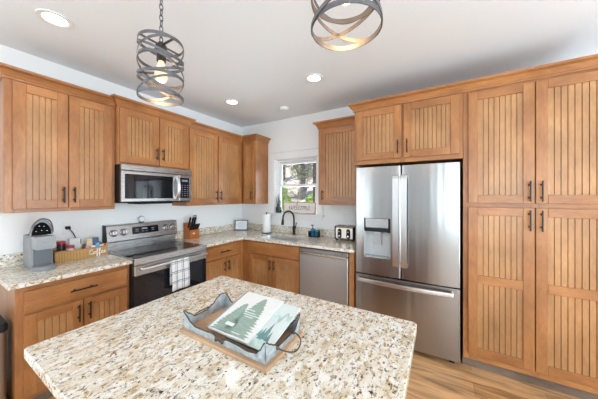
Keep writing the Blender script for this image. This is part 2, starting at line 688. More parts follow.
def sash(name, z0, z1, y0, y1):
    m = MB()
    a, b = WX0 + 0.031, WX1 - 0.031
    m.box(a, a + .032, y0, y1, z0, z1, .002).box(b - .032, b, y0, y1, z0, z1, .002)
    m.box(a + .032, b - .032, y0, y1, z0, z0 + .036, .002).box(a + .032, b - .032, y0, y1, z1 - .036, z1, .002)
    s = m.build(name, WHITE_TRIM, win, wo)
    g = MB().box(a + .03, b - .03, (y0 + y1) / 2 - .002, (y0 + y1) / 2 + .002, z0 + .034, z1 - .034)
    g.build('pane', GLASS, s, wo)


sash('upper_sash', 1.625, WZ1 - 0.031, 0.100, 0.130)
sash('lower_sash', WZ0 + .005, 1.662, 0.066, 0.096)

# frames of the unseen patio door and of two windows added for light
for nm, x0, x1 in (('window_2', 3.6, 5.9),):
    m = MB()
    for a, b, c, d in ((x0, x0 + .05, .6, 2.3), (x1 - .05, x1, .6, 2.3), (x0, x1, .6, .65), (x0, x1, 2.25, 2.3), ((x0 + x1) / 2 - .03, (x0 + x1) / 2 + .03, .65, 2.25)):
        m.box(a, b, -7.56, -7.5, c, d)
    tag(m.build(nm, WHITE_TRIM), kind='structure')
m = MB()
for a, b, c, d in ((-6.6, -6.55, .6, 2.3), (-4.45, -4.4, .6, 2.3), (-6.6, -4.4, .6, .65), (-6.6, -4.4, 2.25, 2.3), (-5.53, -5.47, .65, 2.25)):
    m.box(-.10, -.04, a, b, c, d)
tag(m.build('window_3', WHITE_TRIM), kind='structure')
m = MB()
for a, b, c, d in ((-3.8, -3.73, 0, 2.15), (-1.27, -1.2, 0, 2.15), (-3.8, -1.2, 2.08, 2.15), (-2.54, -2.46, 0, 2.08)):
    m.box(6.31, 6.37, a, b, c, d)
tag(m.build('door_1', WHITE_TRIM), kind='structure')


# ------------------------------------------------------------------ outside the window
def litter_mat():
    m, N, L, b = principled('leaf_litter')
    tc = N.new('ShaderNodeTexCoord')
    n = N.new('ShaderNodeTexNoise')
    n.inputs['Scale'].default_value = 4.0
    n.inputs['Detail'].default_value = 10
    n.inputs['Roughness'].default_value = 0.75
    L.new(tc.outputs['Object'], n.inputs['Vector'])
    r = ramp(N, [(0.36, (0.16, 0.13, 0.10)), (0.47, (0.62, 0.54, 0.48)), (0.62, (0.85, 0.80, 0.75))])
    L.new(n.outputs['Fac'], r.inputs['Fac'])
    L.new(r.outputs[0], b.inputs['Base Color'])
    b.inputs['Roughness'].default_value = 0.9
    return m


m = MB()
rows = []
for i in range(25):
    y = 0.5 + i * 0.7
    rows.append([(x * 0.8 - 14, y, -0.35 + max(0, y - 1.5) * 0.42 + 0.12 * math.sin(x * 1.3 + y) + random.uniform(-.05, .05)) for x in range(31)])
m.strip(rows)
tag(m.build('ground', litter_mat()), kind='structure')


def gz(x, y):
    return -0.35 + max(0, y - 1.5) * 0.42


BARK = plain('tree_bark', (0.30, 0.26, 0.23), 0.9, bump=0.6, bscale=30, var=0.4)
LEAF_A = plain('bright_leaves', (0.38, 0.58, 0.10), 0.6, var=0.5, bscale=9)
LEAF_B = plain('grey_green_leaves', (0.42, 0.47, 0.33), 0.6, var=0.6, bscale=7)
POST = plain('dark_stained_post', (0.045, 0.026, 0.015), 0.6, var=0.3, bscale=14)


def leaves(m, c, rad, n, size):
    for _ in range(n):
        d = Vector((random.gauss(0, 1), random.gauss(0, 1), random.gauss(0, 1)))
        d = d.normalized() * rad * random.random() ** 0.4
        p = Vector(c) + d
        u = Vector((random.uniform(-1, 1), random.uniform(-1, 1), random.uniform(-1, 1))).normalized()
        w = u.orthogonal().normalized()
        s = size * random.uniform(.6, 1.3)
        vs = [p - u * s, p + w * s * .4, p + u * s, p - w * s * .4]
        m._add([tuple(v) for v in vs], [(0, 1, 2, 3)])


trees = [(-2.0, 5.6, 'tree nearest the dark post in the upper window pane'),
         (-3.5, 5.7, 'tree at the left of the upper window pane, nearest on the slope'),
         (-3.1, 8.0, 'grey tree in the middle of the upper window pane, behind the nearest ones'),
         (-4.8, 8.3, 'tree farther up the slope at the left of the window view'),
         (-4.5, 10.6, 'tree at the top of the slope behind the window')]
for (x, y, lab) in trees:
    z = gz(x, y)
    t = empty('tree', (x, y, z - .1), lab, 'tree', 'trees on the slope outside the window')
    m = MB()
    trunk = smooth_path([(0, 0, 0), (.05, 0, 1.2), (-.06, .05, 2.6), (.08, 0, 4.5), (.1, .1, 6.5)], 4)
    m.tube(trunk, .1, 7, rs=[.13 * (1 - .7 * i / len(trunk)) for i in range(len(trunk))])
    for b in range(14):
        h = random.uniform(.2, 3.5)
        a = random.uniform(0, 2 * PI)
        l = random.uniform(.4, .8)
        m.tube([(0, 0, h), (.5 * l * math.cos(a), .5 * l * math.sin(a), h + .3 * l), (l * math.cos(a), l * math.sin(a), h + .8 * l)], .03, 5, rs=[.04, .028, .01])
    m.build('trunk', BARK, t)
    m = MB()
    for b in range(12):
        a = random.uniform(0, 2 * PI)
        leaves(m, (.32 * math.cos(a), .32 * math.sin(a), random.uniform(.3, 3.6)), .36, 120, .06)
    m.build('foliage', LEAF_B, t, recalc=False)
for (x, y, r, lab) in ((-1.2, 3.1, .5, 'bright green bush at the left of the lower window pane'),
                       (-2.35, 4.2, .6, 'bright green bush farther up the slope behind the window'),
                       (-.75, 4.3, .35, 'small green bush on the slope by the dark porch post')):
    z = gz(x, y)
    t = empty('bush', (x, y, z), lab, 'bush', 'bushes outside the window')
    m = MB()
    for k in range(7):
        a = k * .9
        m.tube([(0, 0, -.05), (.4 * r * math.cos(a), .4 * r * math.sin(a), .6 * r), (.8 * r * math.cos(a), .8 * r * math.sin(a), 1.5 * r)], .012, 5)
    m.build('stems', BARK, t)
    m = MB()
    leaves(m, (0, 0, r * 1.2), r, 900, .055)
    m.build('foliage', LEAF_A, t, recalc=False)
pp = MB().box(1.082, 1.255, 0.6, 0.74, gz(0, .6) - .02, 2.9, .006)
tag(pp.build('porch_post', POST), 'dark brown wooden post standing outside the right side of the window', 'post')

# ------------------------------------------------------------------ cabinet builders
CROWN = [(0, 0), (.009, 0), (.009, .014), (.014, .018), (.02, .03), (.034, .052), (.046, .058), (.046, .062), (.056, .062), (.056, .08), (-.02, .08), (-.02, 0)]


def molding(m, path, prof, segs=None, mi=0):
    """profile (out, up) swept along a horizontal path; out is to the right of travel"""
    n = len(path)
    dirs = [Vector((path[i + 1][0] - path[i][0], path[i + 1][1] - path[i][1])).normalized() for i in range(n - 1)]
    nor = [Vector((d.y, -d.x)) for d in dirs]
    offs = []
    for i in range(n):
        if i == 0: o = nor[0]
        elif i == n - 1: o = nor[-1]
        else:
            o = nor[i - 1] + nor[i]
            o = o / o.dot(nor[i])
        offs.append(o)
    z0 = path[0][2]
    for i in (segs if segs is not None else range(n - 1)):
        ra = [(path[i][0] + offs[i].x * o, path[i][1] + offs[i].y * o, z0 + u) for o, u in prof]
        rb = [(path[i + 1][0] + offs[i + 1].x * o, path[i + 1][1] + offs[i + 1].y * o, z0 + u) for o, u in prof]
        k = len(prof)
        fs = [[j, (j + 1) % k, k + (j + 1) % k, k + j] for j in range(k)]
        fs += [list(range(k))[::-1], [k + j for j in range(k)]]
        m._add(ra + rb, fs, mi)


def handle(tf, parent, origin, u, z, w, vertical=True, L=.13):
    m = MB(tf)
    h = L / 2
    off = .03
    if vertical:
        m.tube([(u, w + off, z - h), (u, w + off, z + h)], .0058, 8)
        for s in (-1, 1):
            m.tube([(u, w, z + s * h * .62), (u, w + off, z + s * h * .62)], .0045, 8)
            m.lathe([(.0075, w), (.0075, w + .003)], (u, z + s * h * .62), 10, axis='b')
    else:
        m.tube([(u - h, w + off, z), (u + h, w + off, z)], .0058, 8)
        for s in (-1, 1):
            m.tube([(u + s * h * .62, w, z), (u + s * h * .62, w + off, z)], .0045, 8)
            m.lathe([(.0075, w), (.0075, w + .003)], (u + s * h * .62, z), 10, axis='b')
    return m.build('handle', BRONZE, parent, origin)


def door(tf, parent, origin, u0, u1, z0, z1, w, side=None, hz=None, stile=.066, rail=None, hl=.13, name='door', mid=None):
    """beadboard door: stiles, rails, grooved inset panel"""
    g = 'y' if tf is LEFT else 'x'
    rail = rail or stile
    T = .02
    m = MB(tf)
    m.box(u0, u0 + stile, w, w + T, z0, z1, .0025)
    m.box(u1 - stile, u1, w, w + T, z0, z1, .0025)
    m.box(u0 + stile, u1 - stile, w, w + T, z0, z0 + rail, .0025, 1)
    m.box(u0 + stile, u1 - stile, w, w + T, z1 - rail, z1, .0025, 1)
    a, b = u0 + stile, u1 - stile
    n = max(3, round((b - a) / .036))
    P = w + T - .009
    bw = (b - a) / n
    prof = [(a, P)]
    for i in range(1, n):
        x = a + i * bw
        prof += [(x - .0028, P), (x - .0015, P - .0075), (x + .0015, P - .0075), (x + .0028, P)]
    prof.append((b, P))
    if mid:
        m.box(u0 + stile, u1 - stile, w, w + T, mid[0], mid[1], .0025, 1)
    m.strip([[(x, q, z0 + rail - .001) for x, q in prof], [(x, q, z1 - rail + .001) for x, q in prof]], 2, False)
    d = m.build(name, [WZ, WX if g == 'x' else WY, BEAD], parent, origin, recalc=True)
    if side:
        hu = u0 + .03 if side == 'l' else u1 - .03
        handle(tf, d, origin, hu, hz, w + T, True, hl)
    return d


def drawer(tf, parent, origin, u0, u1, z0, z1, w, pull=True, name='drawer'):
    g = WY if tf is LEFT else WX
    m = MB(tf).box(u0, u1, w, w + .02, z0, z1, .004)
    d = m.build(name, g, parent, origin)
    if pull:
        handle(tf, d, origin, (u0 + u1) / 2, (z0 + z1) / 2, w + .02, False, .16)
    return d


def carcass(tf, parent, origin, u0, u1, w, z0, z1, stiles, rails, kick=False):
    """cabinet box with a face frame: stiles as u ranges, rails as z ranges"""
    hg = 1
    m = MB(tf)
    m.box(u0, u1, .001, w - .02, z0, z1, .001)
    for a, b in stiles:
        m.box(a, b, w - .02, w, z0, z1, .0015)
    st = sorted(stiles)
    for c, d in rails:
        for (a0, a1), (b0, b1) in zip(st[:-1], st[1:]):
            m.box(a1, b0, w - .02, w, c, d, .0015, hg)
    o = m.build('cabinet_box', [WZ, WY if tf is LEFT else WX], parent, origin)
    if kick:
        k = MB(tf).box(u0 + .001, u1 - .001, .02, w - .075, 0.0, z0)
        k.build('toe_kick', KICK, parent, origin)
    return o


ZB, ZT = 1.357, 2.328
# --- wall cabinet left of the microwave
o = (0.0, -2.36, ZB)
c = empty('wall_cabinet', o, 'two-door wooden wall cabinet above the coffee maker, left of the microwave', 'cabinet', 'wooden wall cabinets')
carcass(LEFT, c, o, -2.69, -2.016, .305, ZB, ZT + .05, [(-2.69, -2.64), (-2.37, -2.33), (-2.055, -2.016)], [(ZB, ZB + .04), (ZT - .03, ZT + .05)])
door(LEFT, c, o, -2.651, -2.352, 1.385, 2.318, .305, 'r', 1.49)
door(LEFT, c, o, -2.346, -2.042, 1.385, 2.318, .305, 'l', 1.49)
m = MB()
molding(m, [(0.001, -2.69, ZT), (.305, -2.69, ZT), (.305, -2.016, ZT)], CROWN)
m.build('crown_molding', WY, c, o)

# --- cabinet over the microwave (stands proud)
o = (0.0, -1.65, 1.79)
c = empty('wall_cabinet', o, 'short two-door wooden cabinet directly above the microwave', 'cabinet', 'wooden wall cabinets')
carcass(LEFT, c, o, -2.0125, -1.268, .355, 1.785, ZT + .06, [(-2.0125, -1.985), (-1.65, -1.61), (-1.31, -1.268)], [(1.785, 1.83), (ZT - .02, ZT + .06)])
door(LEFT, c, o, -2.0, -1.633, 1.805, 2.325, .355, 'r', 1.925)
door(LEFT, c, o, -1.627, -1.29, 1.805, 2.325, .355, 'l', 1.925)
m = MB()
molding(m, [(0.001, -2.0125, ZT + .008), (.355, -2.0125, ZT + .008), (.355, -1.267, ZT + .008), (0.001, -1.267, ZT + .008)], CROWN)
m.build('crown_molding', WY, c, o)

# --- wall cabinet right of the microwave
o = (0.0, -0.79, ZB)
c = empty('wall_cabinet', o, 'two-door wooden wall cabinet between the microwave and the room corner', 'cabinet', 'wooden wall cabinets')
carcass(LEFT, c, o, -1.264, -0.308, .305, ZB, ZT + .05, [(-1.264, -1.215), (-.82, -.775), (-.36, -.308)], [(ZB, ZB + .04), (ZT - .03, ZT + .05)])
door(LEFT, c, o, -1.239, -.803, 1.385, 2.318, .305, 'r', 1.49)
door(LEFT, c, o, -.788, -.345, 1.385, 2.318, .305, 'l', 1.49)
cp = [(.305, -1.264, ZT), (.305, -.305, ZT), (.578, -.305, ZT), (.578, -.001, ZT)]
m = MB()
molding(m, cp, CROWN, [0])
m.build('crown_molding', WY, c, o)

# --- narrow corner cabinet beside the window
o = (0.45, 0.0, ZB)
c = empty('wall_cabinet', o, 'narrow wooden corner wall cabinet on the left side of the window', 'cabinet', 'wooden wall cabinets')
carcass(BACK, c, o, 0.003, .578, .305, ZB, ZT + .05, [(.31, .36), (.54, .578)], [(ZB, ZB + .04), (ZT - .03, ZT + .05)])
door(BACK, c, o, .345, .552, 1.385, 2.318, .305, 'r', 1.49, stile=.05)
m = MB()
molding(m, cp, CROWN, [1, 2])
m.build('crown_molding', WX, c, o)

# --- wall cabinet right of the window
o = (1.93, 0.0, ZB)
c = empty('wall_cabinet', o, 'single-door wooden wall cabinet between the window and the fridge, above the toaster', 'cabinet', 'wooden wall cabinets')
carcass(BACK, c, o, 1.632, 2.200, .305, ZB + .01, ZT + .06, [(1.632, 1.69), (2.16, 2.20)], [(ZB + .01, ZB + .05), (ZT - .03, ZT + .06)])
door(BACK, c, o, 1.672, 2.175, 1.395, 2.325, .305, 'l', 1.49)
m = MB()
molding(m, [(1.632, -.001, ZT + .015), (1.632, -.305, ZT + .015), (2.200, -.305, ZT + .015)], CROWN)
m.build('crown_molding', WX, c, o)

# --- cabinet over the fridge
PT = 2.365
o = (2.67, 0.0, 1.80)
c = empty('wall_cabinet', o, 'deep two-door wooden cabinet over the fridge', 'cabinet', 'wooden wall cabinets')
carcass(BACK, c, o, 2.204, 3.150, .61, 1.805, PT + .05, [(2.204, 2.25), (2.65, 2.695), (3.11, 3.150)], [(1.805, 1.855), (PT - .03, PT + .05)])
door(BACK, c, o, 2.232, 2.663, 1.846, 2.356, .61, 'r', 1.95)
door(BACK, c, o, 2.684, 3.125, 1.846, 2.356, .61, 'l', 1.95)
m = MB()
molding(m, [(2.204, -.001, PT), (2.204, -.61, PT), (3.151, -.61, PT)], CROWN)
m.build('crown_molding', WX, c, o)

# --- pantry
o = (3.6, 0.0, 0.0)
c = empty('pantry_cabinet', o, 'tall four-door wooden pantry cabinet right of the fridge', 'cabinet')
carcass(BACK, c, o, 3.152, 4.05, .61, .105, PT + .05, [(3.152, 3.20), (3.58, 3.625), (4.005, 4.05)], [(.105, .17), (1.38, 1.43), (PT - .04, PT + .05)], kick=True)
for z0, z1, hz, md in ((1.423, 2.345, 1.517, None), (.155, 1.388, 1.295, (.755, .825))):
    door(BACK, c, o, 3.186, 3.597, z0, z1, .61, 'r', hz, hl=.155, mid=md)
    door(BACK, c, o, 3.603, 4.014, z0, z1, .61, 'l', hz, hl=.155, mid=md)
m = MB()
molding(m, [(3.151, -.61, PT), (4.05, -.61, PT), (4.05, -.001, PT)], CROWN)
m.build('crown_molding', WX, c, o)

# --- base cabinets
BT = .883
o = (0.0, -2.35, 0.0)
c = empty('base_cabinet', o, 'wooden base cabinet under the coffee maker, left of the stove', 'cabinet', 'wooden base cabinets')
carcass(LEFT, c, o, -2.684, -2.018, .59, .105, BT, [(-2.684, -2.632), (-2.06, -2.018)], [(.105, .15), (.67, .71), (.83, BT)], kick=True)
drawer(LEFT, c, o, -2.648, -2.042, .70, .845, .59)
door(LEFT, c, o, -2.648, -2.343, .135, .682, .59, 'r', .595, stile=.06)
door(LEFT, c, o, -2.337, -2.042, .135, .682, .59, 'l', .595, stile=.06)

o = (0.0, -.93, 0.0)
c = empty('base_cabinet', o, 'wooden base cabinet right of the stove, under the knife block', 'cabinet', 'wooden base cabinets')
carcass(LEFT, c, o, -1.248, -.5915, .59, .105, BT, [(-1.248, -1.20), (-.66, -.5915)], [(.105, .15), (.675, .715), (.83, BT)], kick=True)
drawer(LEFT, c, o, -1.225, -.646, .70, .85, .59)
door(LEFT, c, o, -1.225, -.914, .135, .685, .59, 'r', .585, stile=.058)
door(LEFT, c, o, -.908, -.646, .135, .685, .59, 'l', .585, stile=.058)

o = (1.1, 0.0, 0.0)
c = empty('base_cabinet', o, 'wooden sink base cabinet with false drawer front, left of the dishwasher', 'cabinet', 'wooden base cabinets')
m = MB(BACK)
m.box(.612, .725, .001, .59, .105, .55).box(.612, .725, .30, .59, .55, BT).box(.725, 1.532, .001, .57, .105, .6)
m.box(.5905, .735, .57, .591, .105, BT, .001).box(1.50, 1.532, .57, .591, .105, BT, .001)
for z0, z1 in ((.105, .15), (.68, .715), (.83, BT)):
    m.box(.735, 1.50, .57, .591, z0, z1, .001, 1)
m.box(1.514, 1.532, .01, .57, .6, BT)
m.build('cabinet_box', [WZ, WX], c, o)
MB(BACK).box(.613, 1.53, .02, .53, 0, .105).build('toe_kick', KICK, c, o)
drawer(BACK, c, o, .722, 1.524, .705, .862, .591, pull=False, name='false_drawer_front')
door(BACK, c, o, .722, 1.120, .135, .69, .591, 'r', .59, stile=.06)
door(BACK, c, o, 1.126, 1.524, .135, .69, .591, 'l', .59, stile=.06)

m = MB(BACK).box(2.142, 2.198, .001, .605, 0.0, BT, .001)
tag(m.build('end_panel', WZ), 'narrow reddish wooden end panel between the dishwasher and the fridge', 'panel')

# ------------------------------------------------------------------ counters
o = (0.3, -2.37, .884)
c = empty('countertop', o, 'short granite countertop under the coffee maker, left of the stove', 'countertop', 'granite wall countertops')
MB().prism(rrect(0.001, .645, -2.722, -2.016, .006, 2), .884, .914, bev=.003).build('slab', GRANITE, c, o)
tag(MB().box(.001, .02, -2.722, -2.016, .9145, 1.015, .002).build('backsplash', GRANITE), 'short granite backsplash strip on the wall behind the coffee maker', 'backsplash', 'granite backsplash strips')

SX0, SX1, SY0, SY1 = .735, 1.44, -.555, -.19
o = (0.7, -.35, .884)
c = empty('countertop', o, 'L-shaped granite countertop running around the corner from the stove to the fridge', 'countertop', 'granite wall countertops')
m = MB()
m.box(.001, .645, -1.25, -.645, .884, .914).box(.001, SX0, -.645, -.001, .884, .914)
m.box(SX0, SX1, -.645, SY0, .884, .914).box(SX0, SX1, SY1, -.001, .884, .914)
m.box(SX1, 2.205, -.645, -.001, .884, .914)
m.build('slab', GRANITE, c, o)
tag(MB().box(.001, .02, -1.25, -.001, .9145, 1.015, .002).build('backsplash', GRANITE), 'granite backsplash strip on the wall behind the knife block, right of the stove', 'backsplash', 'granite backsplash strips')
tag(MB().box(.0205, 2.2, -.02, -.001, .9145, 1.015, .002).build('backsplash', GRANITE), 'long granite backsplash strip behind the sink and toaster below the window', 'backsplash', 'granite backsplash strips')

# sink, seen through the cut-out
sk = empty('kitchen_sink', (1.09, -.38, .70), 'undermount stainless steel sink sunk in the granite counter below the window', 'sink')
o = (1.09, -.38, .70)
m = MB()
rims = [(.003, .8835), (.001, .86), (-.012, .74), (-.04, .715)]
rows = []
for d, z in rims:
    r = rrect(SX0 - d - .0, SX1 + d, SY0 - d, SY1 + d, .05, 5)
    rows.append([(x, y, z) for x, y in r] + [(r[0][0], r[0][1], z)])
m.strip(rows)
last = rows[-1][:-1]
m._add(last, [list(range(len(last)))])
m.build('basin', BRIGHT, sk, o, recalc=False)
MB().lathe([(.045, .716), (.045, .719), (.03, .719), (.02, .717)], (1.09, -.37), 20).build('drain', CHROME, sk, o)

# island
isl = empty('kitchen_island', (2.27, -2.37, 0), 'kitchen island with wide speckled granite top in the foreground', 'island')
o = (2.27, -2.37, 0)
MB().prism(rrect(1.64, 2.892, -2.84, -1.893, .016, 4), .879, .914, bev=.003).build('granite_top', GRANITE, isl, o)
m = MB()
m.box(1.72, 2.84, -2.52, -1.93, .1, .8785, .002).box(1.76, 2.80, -2.47, -1.99, 0, .1)
m.build('base_box', WZ, isl, o)

# ------------------------------------------------------------------ stove
st = empty('stove', (.35, -1.633, 0), 'stainless steel electric stove with black glass cooktop and a towel on its door', 'stove')
o = (.35, -1.633, 0)
Y0, Y1 = -2.012, -1.254
m = MB()
m.box(.03, .62, Y0, Y1, .04, .895, .002)
m.box(.06, .59, Y0 + .02, Y1 - .02, 0, .04)
m.build('oven_body', BLACK_MATTE, st, o)
m = MB()
m.box(.03, .665, Y0, Y0 + .014, .895, .918, .002).box(.03, .665, Y1 - .014, Y1, .895, .918, .002)
m.box(.638, .671, Y0, Y1, .862, .919, .005)
m.box(.03, .10, Y0 + .014, Y1 - .014, .895, .917)
m.build('cooktop_trim', STEEL_Y, st, o)
g = MB().box(.10, .638, Y0 + .014, Y1 - .014, .896, .9165, .001).build('glass_cooktop', BLACK_GLASS, st, o)
RING = plain('cooktop_ring_print', (0.12, 0.12, 0.125), 0.15)
for bx_, by_, r in ((.24, -1.82, .075), (.24, -1.45, .09), (.48, -1.82, .105), (.48, -1.45, .075)):
    MB().lathe([(r, .9168), (r, .9171), (r - .004, .9171), (r - .004, .9168)], (bx_, by_), 36, cap=False).build('burner_ring', RING, st, o)
# back guard
m = MB()
m.prism([(.012, .918), (.075, .918), (.075, 1.005), (.012, 1.005)], Y0 + .02, Y1 - .01, 'b')
m.build('riser', STEEL_Y, st, o)
m = MB()
m.prism([(.012, 1.0), (.098, 1.0), (.106, 1.012), (.078, 1.168), (.066, 1.176), (.012, 1.176)], Y0 + .012, Y1, 'b')
bgd = m.build('backguard', STEEL_Y, st, o)
MB().prism([(.010, .918), (.1, .99), (.107, 1.008), (.079, 1.172), (.066, 1.180), (.010, 1.180)], Y0 + .006, Y0 + .012, 'b').build('end_cap', BLACK, bgd, o)


def slope(z):      # front of the tilted control panel
    return .106 - (z - 1.012) / .156 * .028


NRM = Vector((.156, 0, .028)).normalized()


def panel_quad(m, y0, y1, z0, z1, t):
    a, b = slope(z0), slope(z1)
    vs = []
    for (x, z) in ((a, z0), (b, z1)):
        for y in (y0, y1):
            vs.append((x, y, z))
            vs.append((x + NRM.x * t, y, z + NRM.z * t))
    m._add(vs, [(0, 2, 6, 4), (1, 5, 7, 3), (0, 4, 5, 1), (2, 3, 7, 6), (0, 1, 3, 2), (4, 6, 7, 5)])


m = MB()
panel_quad(m, -1.767, -1.487, 1.062, 1.138, .002)
disp = m.build('display', BLACK_GLASS, bgd, o)
PRN = plain('display_print', (.35, .37, .40), .4)
for (y, z, w, h) in ((-1.64, 1.115, .06, .016), (-1.72, 1.112, .03, .006), (-1.72, 1.092, .03, .006), (-1.55, 1.112, .03, .006), (-1.55, 1.092, .03, .006), (-1.62, 1.085, .02, .005), (-1.66, 1.085, .02, .005)):
    m = MB()
    panel_quad(m, y - w / 2, y + w / 2, z - h / 2, z + h / 2, .0026)
    m.build('clock_digits' if w > .05 else 'key_print', PRN, disp, o)
for y in (-1.941, -1.850, -1.398, -1.310):
    z = 1.095
    P = Vector((slope(z), y, z))
    E1, E2 = Vector((0, 1, 0)), NRM.cross(Vector((0, 1, 0)))
    m = MB()
    for (prof) in ([(.030, .0), (.030, .004), (.026, .006), (.0245, .028), (.021, .032)],):
        rows = []
        for r, t in prof:
            row = [tuple(P + NRM * t + (E1 * math.cos(a) + E2 * math.sin(a)) * r) for a in [2 * PI * i / 24 for i in range(25)]]
            rows.append(row)
        m.strip(rows)
        m._add(rows[-1][:-1], [list(range(24))])
    kb = m.build('knob', BRIGHT, bgd, o)
    m = MB()
    sk_ = [[tuple(P + NRM * t + (E1 * math.cos(a) + E2 * math.sin(a)) * r) for a in [2 * PI * i / 28 for i in range(29)]] for r, t in ((.0365, 0), (.0365, .003), (.030, .0035))]
    m.strip(sk_)
    m.build('skirt', BLACK, kb, o)
    m = MB()
    vs = []
    for t in (.032, .0335):
        for s1, s2 in ((-.003, -.02), (.003, -.02), (.003, .02), (-.003, .02)):
            vs.append(tuple(P + NRM * t + E1 * s1 + E2 * s2))
    m._add(vs, [(0, 1, 2, 3), (4, 5, 6, 7), (0, 1, 5, 4), (1, 2, 6, 5), (2, 3, 7, 6), (3, 0, 4, 7)])
    m.build('pointer', BLACK, kb, o)
# oven door
m = MB()
m.box(.621, .664, Y0 + .003, Y1 - .003, .765, .858, .005)
dr = m.build('oven_door', STEEL_Y, st, o)
MB().box(.621, .656, Y0 + .003, Y1 - .003, .24, .27, .003).build('door_bottom_trim', STEEL_Y, dr, o)
MB().box(.621, .660, Y0 + .004, Y1 - .004, .27, .765, .003).build('door_glass', BLACK_GLASS, dr, o)
m = MB()
m.tube([(.704, Y0 + .03, .826), (.704, Y1 - .03, .826)], .0125, 14)
for y in (Y0 + .06, Y1 - .06):
    m.box(.663, .704, y - .012, y + .012, .818, .834, .003)
m.build('door_handle', BRIGHT, dr, o)
m = MB().box(.621, .656, Y0 + .003, Y1 - .003, .06, .232, .004)
m.build('storage_drawer', STEEL_Y, st, o)


# towel over the oven handle
def towel_mat():
    m, N, L, b = principled('checked_towel')
    tc = N.new('ShaderNodeTexCoord')
    sp = N.new('ShaderNodeSeparateXYZ')
    L.new(tc.outputs['UV'], sp.inputs[0])

    def lines(sock, period, width, off):
        a = N.new('ShaderNodeMath'); a.operation = 'MULTIPLY_ADD'
        a.inputs[1].default_value = 1 / period; a.inputs[2].default_value = off
        L.new(sock, a.inputs[0])
        f = N.new('ShaderNodeMath'); f.operation = 'FRACT'
        L.new(a.outputs[0], f.inputs[0])
        c = N.new('ShaderNodeMath'); c.operation = 'LESS_THAN'
        c.inputs[1].default_value = width
        L.new(f.outputs[0], c.inputs[0])
        return c.outputs[0]
    outs = [lines(sp.outputs[0], .068, .09, .2), lines(sp.outputs[0], .068, .06, .42), lines(sp.outputs[1], .095, .07, .1), lines(sp.outputs[1], .095, .045, .25)]
    cur = outs[0]
    for q in outs[1:]:
        mx = N.new('ShaderNodeMath'); mx.operation = 'MAXIMUM'
        L.new(cur, mx.inputs[0]); L.new(q, mx.inputs[1])
        cur = mx.outputs[0]
    mx = N.new('ShaderNodeMix'); mx.data_type = 'RGBA'
    mx.inputs[6].default_value = (.82, .82, .81, 1)
    mx.inputs[7].default_value = (.13, .15, .21, 1)
    L.new(cur, mx.inputs['Factor'])
    L.new(mx.outputs[2], b.inputs['Base Color'])
    b.inputs['Roughness'].default_value = .9
    return m


def towel(name, y0, y1, zf, zb, lab):
    n = 18
    zt, xr, R = .826, .704, .0165
    prof = []      # (x, z, arc length)
    k = 10
    for i in range(k + 1):
        prof.append((xr + R + .004 * math.sin(i * .5), zf + (zt - zf) * i / k))
    for i in range(1, 8):
        a = PI * i / 8
        prof.append((xr + R * math.cos(a), zt + R * math.sin(a)))
    for i in range(k + 1):
        prof.append((xr - R - .0, zt - (zt - zb) * i / k))
    rows, uv, s = [], [], 0
    for i, (x, z) in enumerate(prof):
        if i:
            s += math.hypot(x - prof[i - 1][0], z - prof[i - 1][1])
        row = []
        for j in range(n + 1):
            t = j / n
            drop = max(0, min(1, (zt - z) / .2))
            wob = .006 * math.sin(t * 9 + 1) * drop
            row.append((x + (wob if x > xr else wob * .2) + (0.004 if x > xr else 0) * drop, y0 + (y1 - y0) * t, z))
            uv.append(((y1 - y0) * t, s))
        rows.append(row)
    m = MB()
    m.strip(rows)
    me = bpy.data.meshes.new(name)
    me.from_pydata(m.v, [], m.f)
    ul = me.uv_layers.new(name='UVMap')
    for lp in me.loops:
        ul.data[lp.index].uv = uv[lp.vertex_index]
    me.polygons.foreach_set('use_smooth', [True] * len(me.polygons))
    me.materials.append(TOWEL)
    ob = bpy.data.objects.new(name, me)
    COL.objects.link(ob)
    sd = ob.modifiers.new('thickness', 'SOLIDIFY')
    sd.thickness = .003
    return ob


TOWEL = towel_mat()
tw = towel('dish_towel', -1.705, -1.51, .545, .60, '')
tag(tw, 'white kitchen towel with thin dark checks hanging from the oven door handle', 'towel')

# round timer standing on the back guard
t = empty('kitchen_timer', (.045, -1.651, 1.176), 'small round white and chrome timer standing on top of the stove', 'timer')
o = (.045, -1.651, 1.176)
m = MB()
m.lathe([(.032, .035), (.036, .04), (.036, .052), (.032, .056)], (-1.651, 1.217), 28, axis='a')
m.build('case', CHROME, t, o)
MB().lathe([(.029, .0561), (.029, .0575)], (-1.651, 1.217), 28, axis='a').build('dial', WHITE_PLASTIC, t, o)
MB().box(.03, .06, -1.67, -1.632, 1.1762, 1.19, .003).build('foot', BLACK, t, o)

# ------------------------------------------------------------------ microwave
mw = empty('microwave', (.21, -1.65, 1.41), 'stainless steel over-the-range microwave with black window above the stove', 'microwave')
o = (.21, -1.65, 1.41)
a, b = -2.009, -1.274
MB().box(.001, .385, a, b, 1.412, 1.783, .003).build('case', BLACK_MATTE, mw, o)
m = MB()
m.box(.386, .425, a, -1.437, 1.425, 1.722, .004)
d = m.build('door', STEEL_Y, mw, o)
MB().prism([(p[0], p[1]) for p in rrect(-1.982, -1.512, 1.455, 1.692, .01, 3)], .4252, .4265, 'a').build('window', BLACK_GLASS, d, o)
m = MB()
hp = smooth_path([(.426, -1.468, 1.452), (.462, -1.470, 1.50), (.474, -1.472, 1.575), (.462, -1.470, 1.65), (.426, -1.468, 1.698)], 5)
m.tube(hp, .0165, 12)
m.build('handle', BRIGHT, d, o)
MB().box(.386, .425, -1.435, b, 1.425, 1.722, .004).build('control_side', STEEL_Y, mw, o)
cpn = MB().box(.4252, .4268, -1.425, -1.315, 1.458, 1.69).build('control_panel', BLACK_GLASS, mw, o)
m = MB()
for i in range(6):
    for j in range(3):
        m.box(.4268, .4272, -1.41 + j * .034, -1.395 + j * .034, 1.48 + i * .024, 1.488 + i * .024)
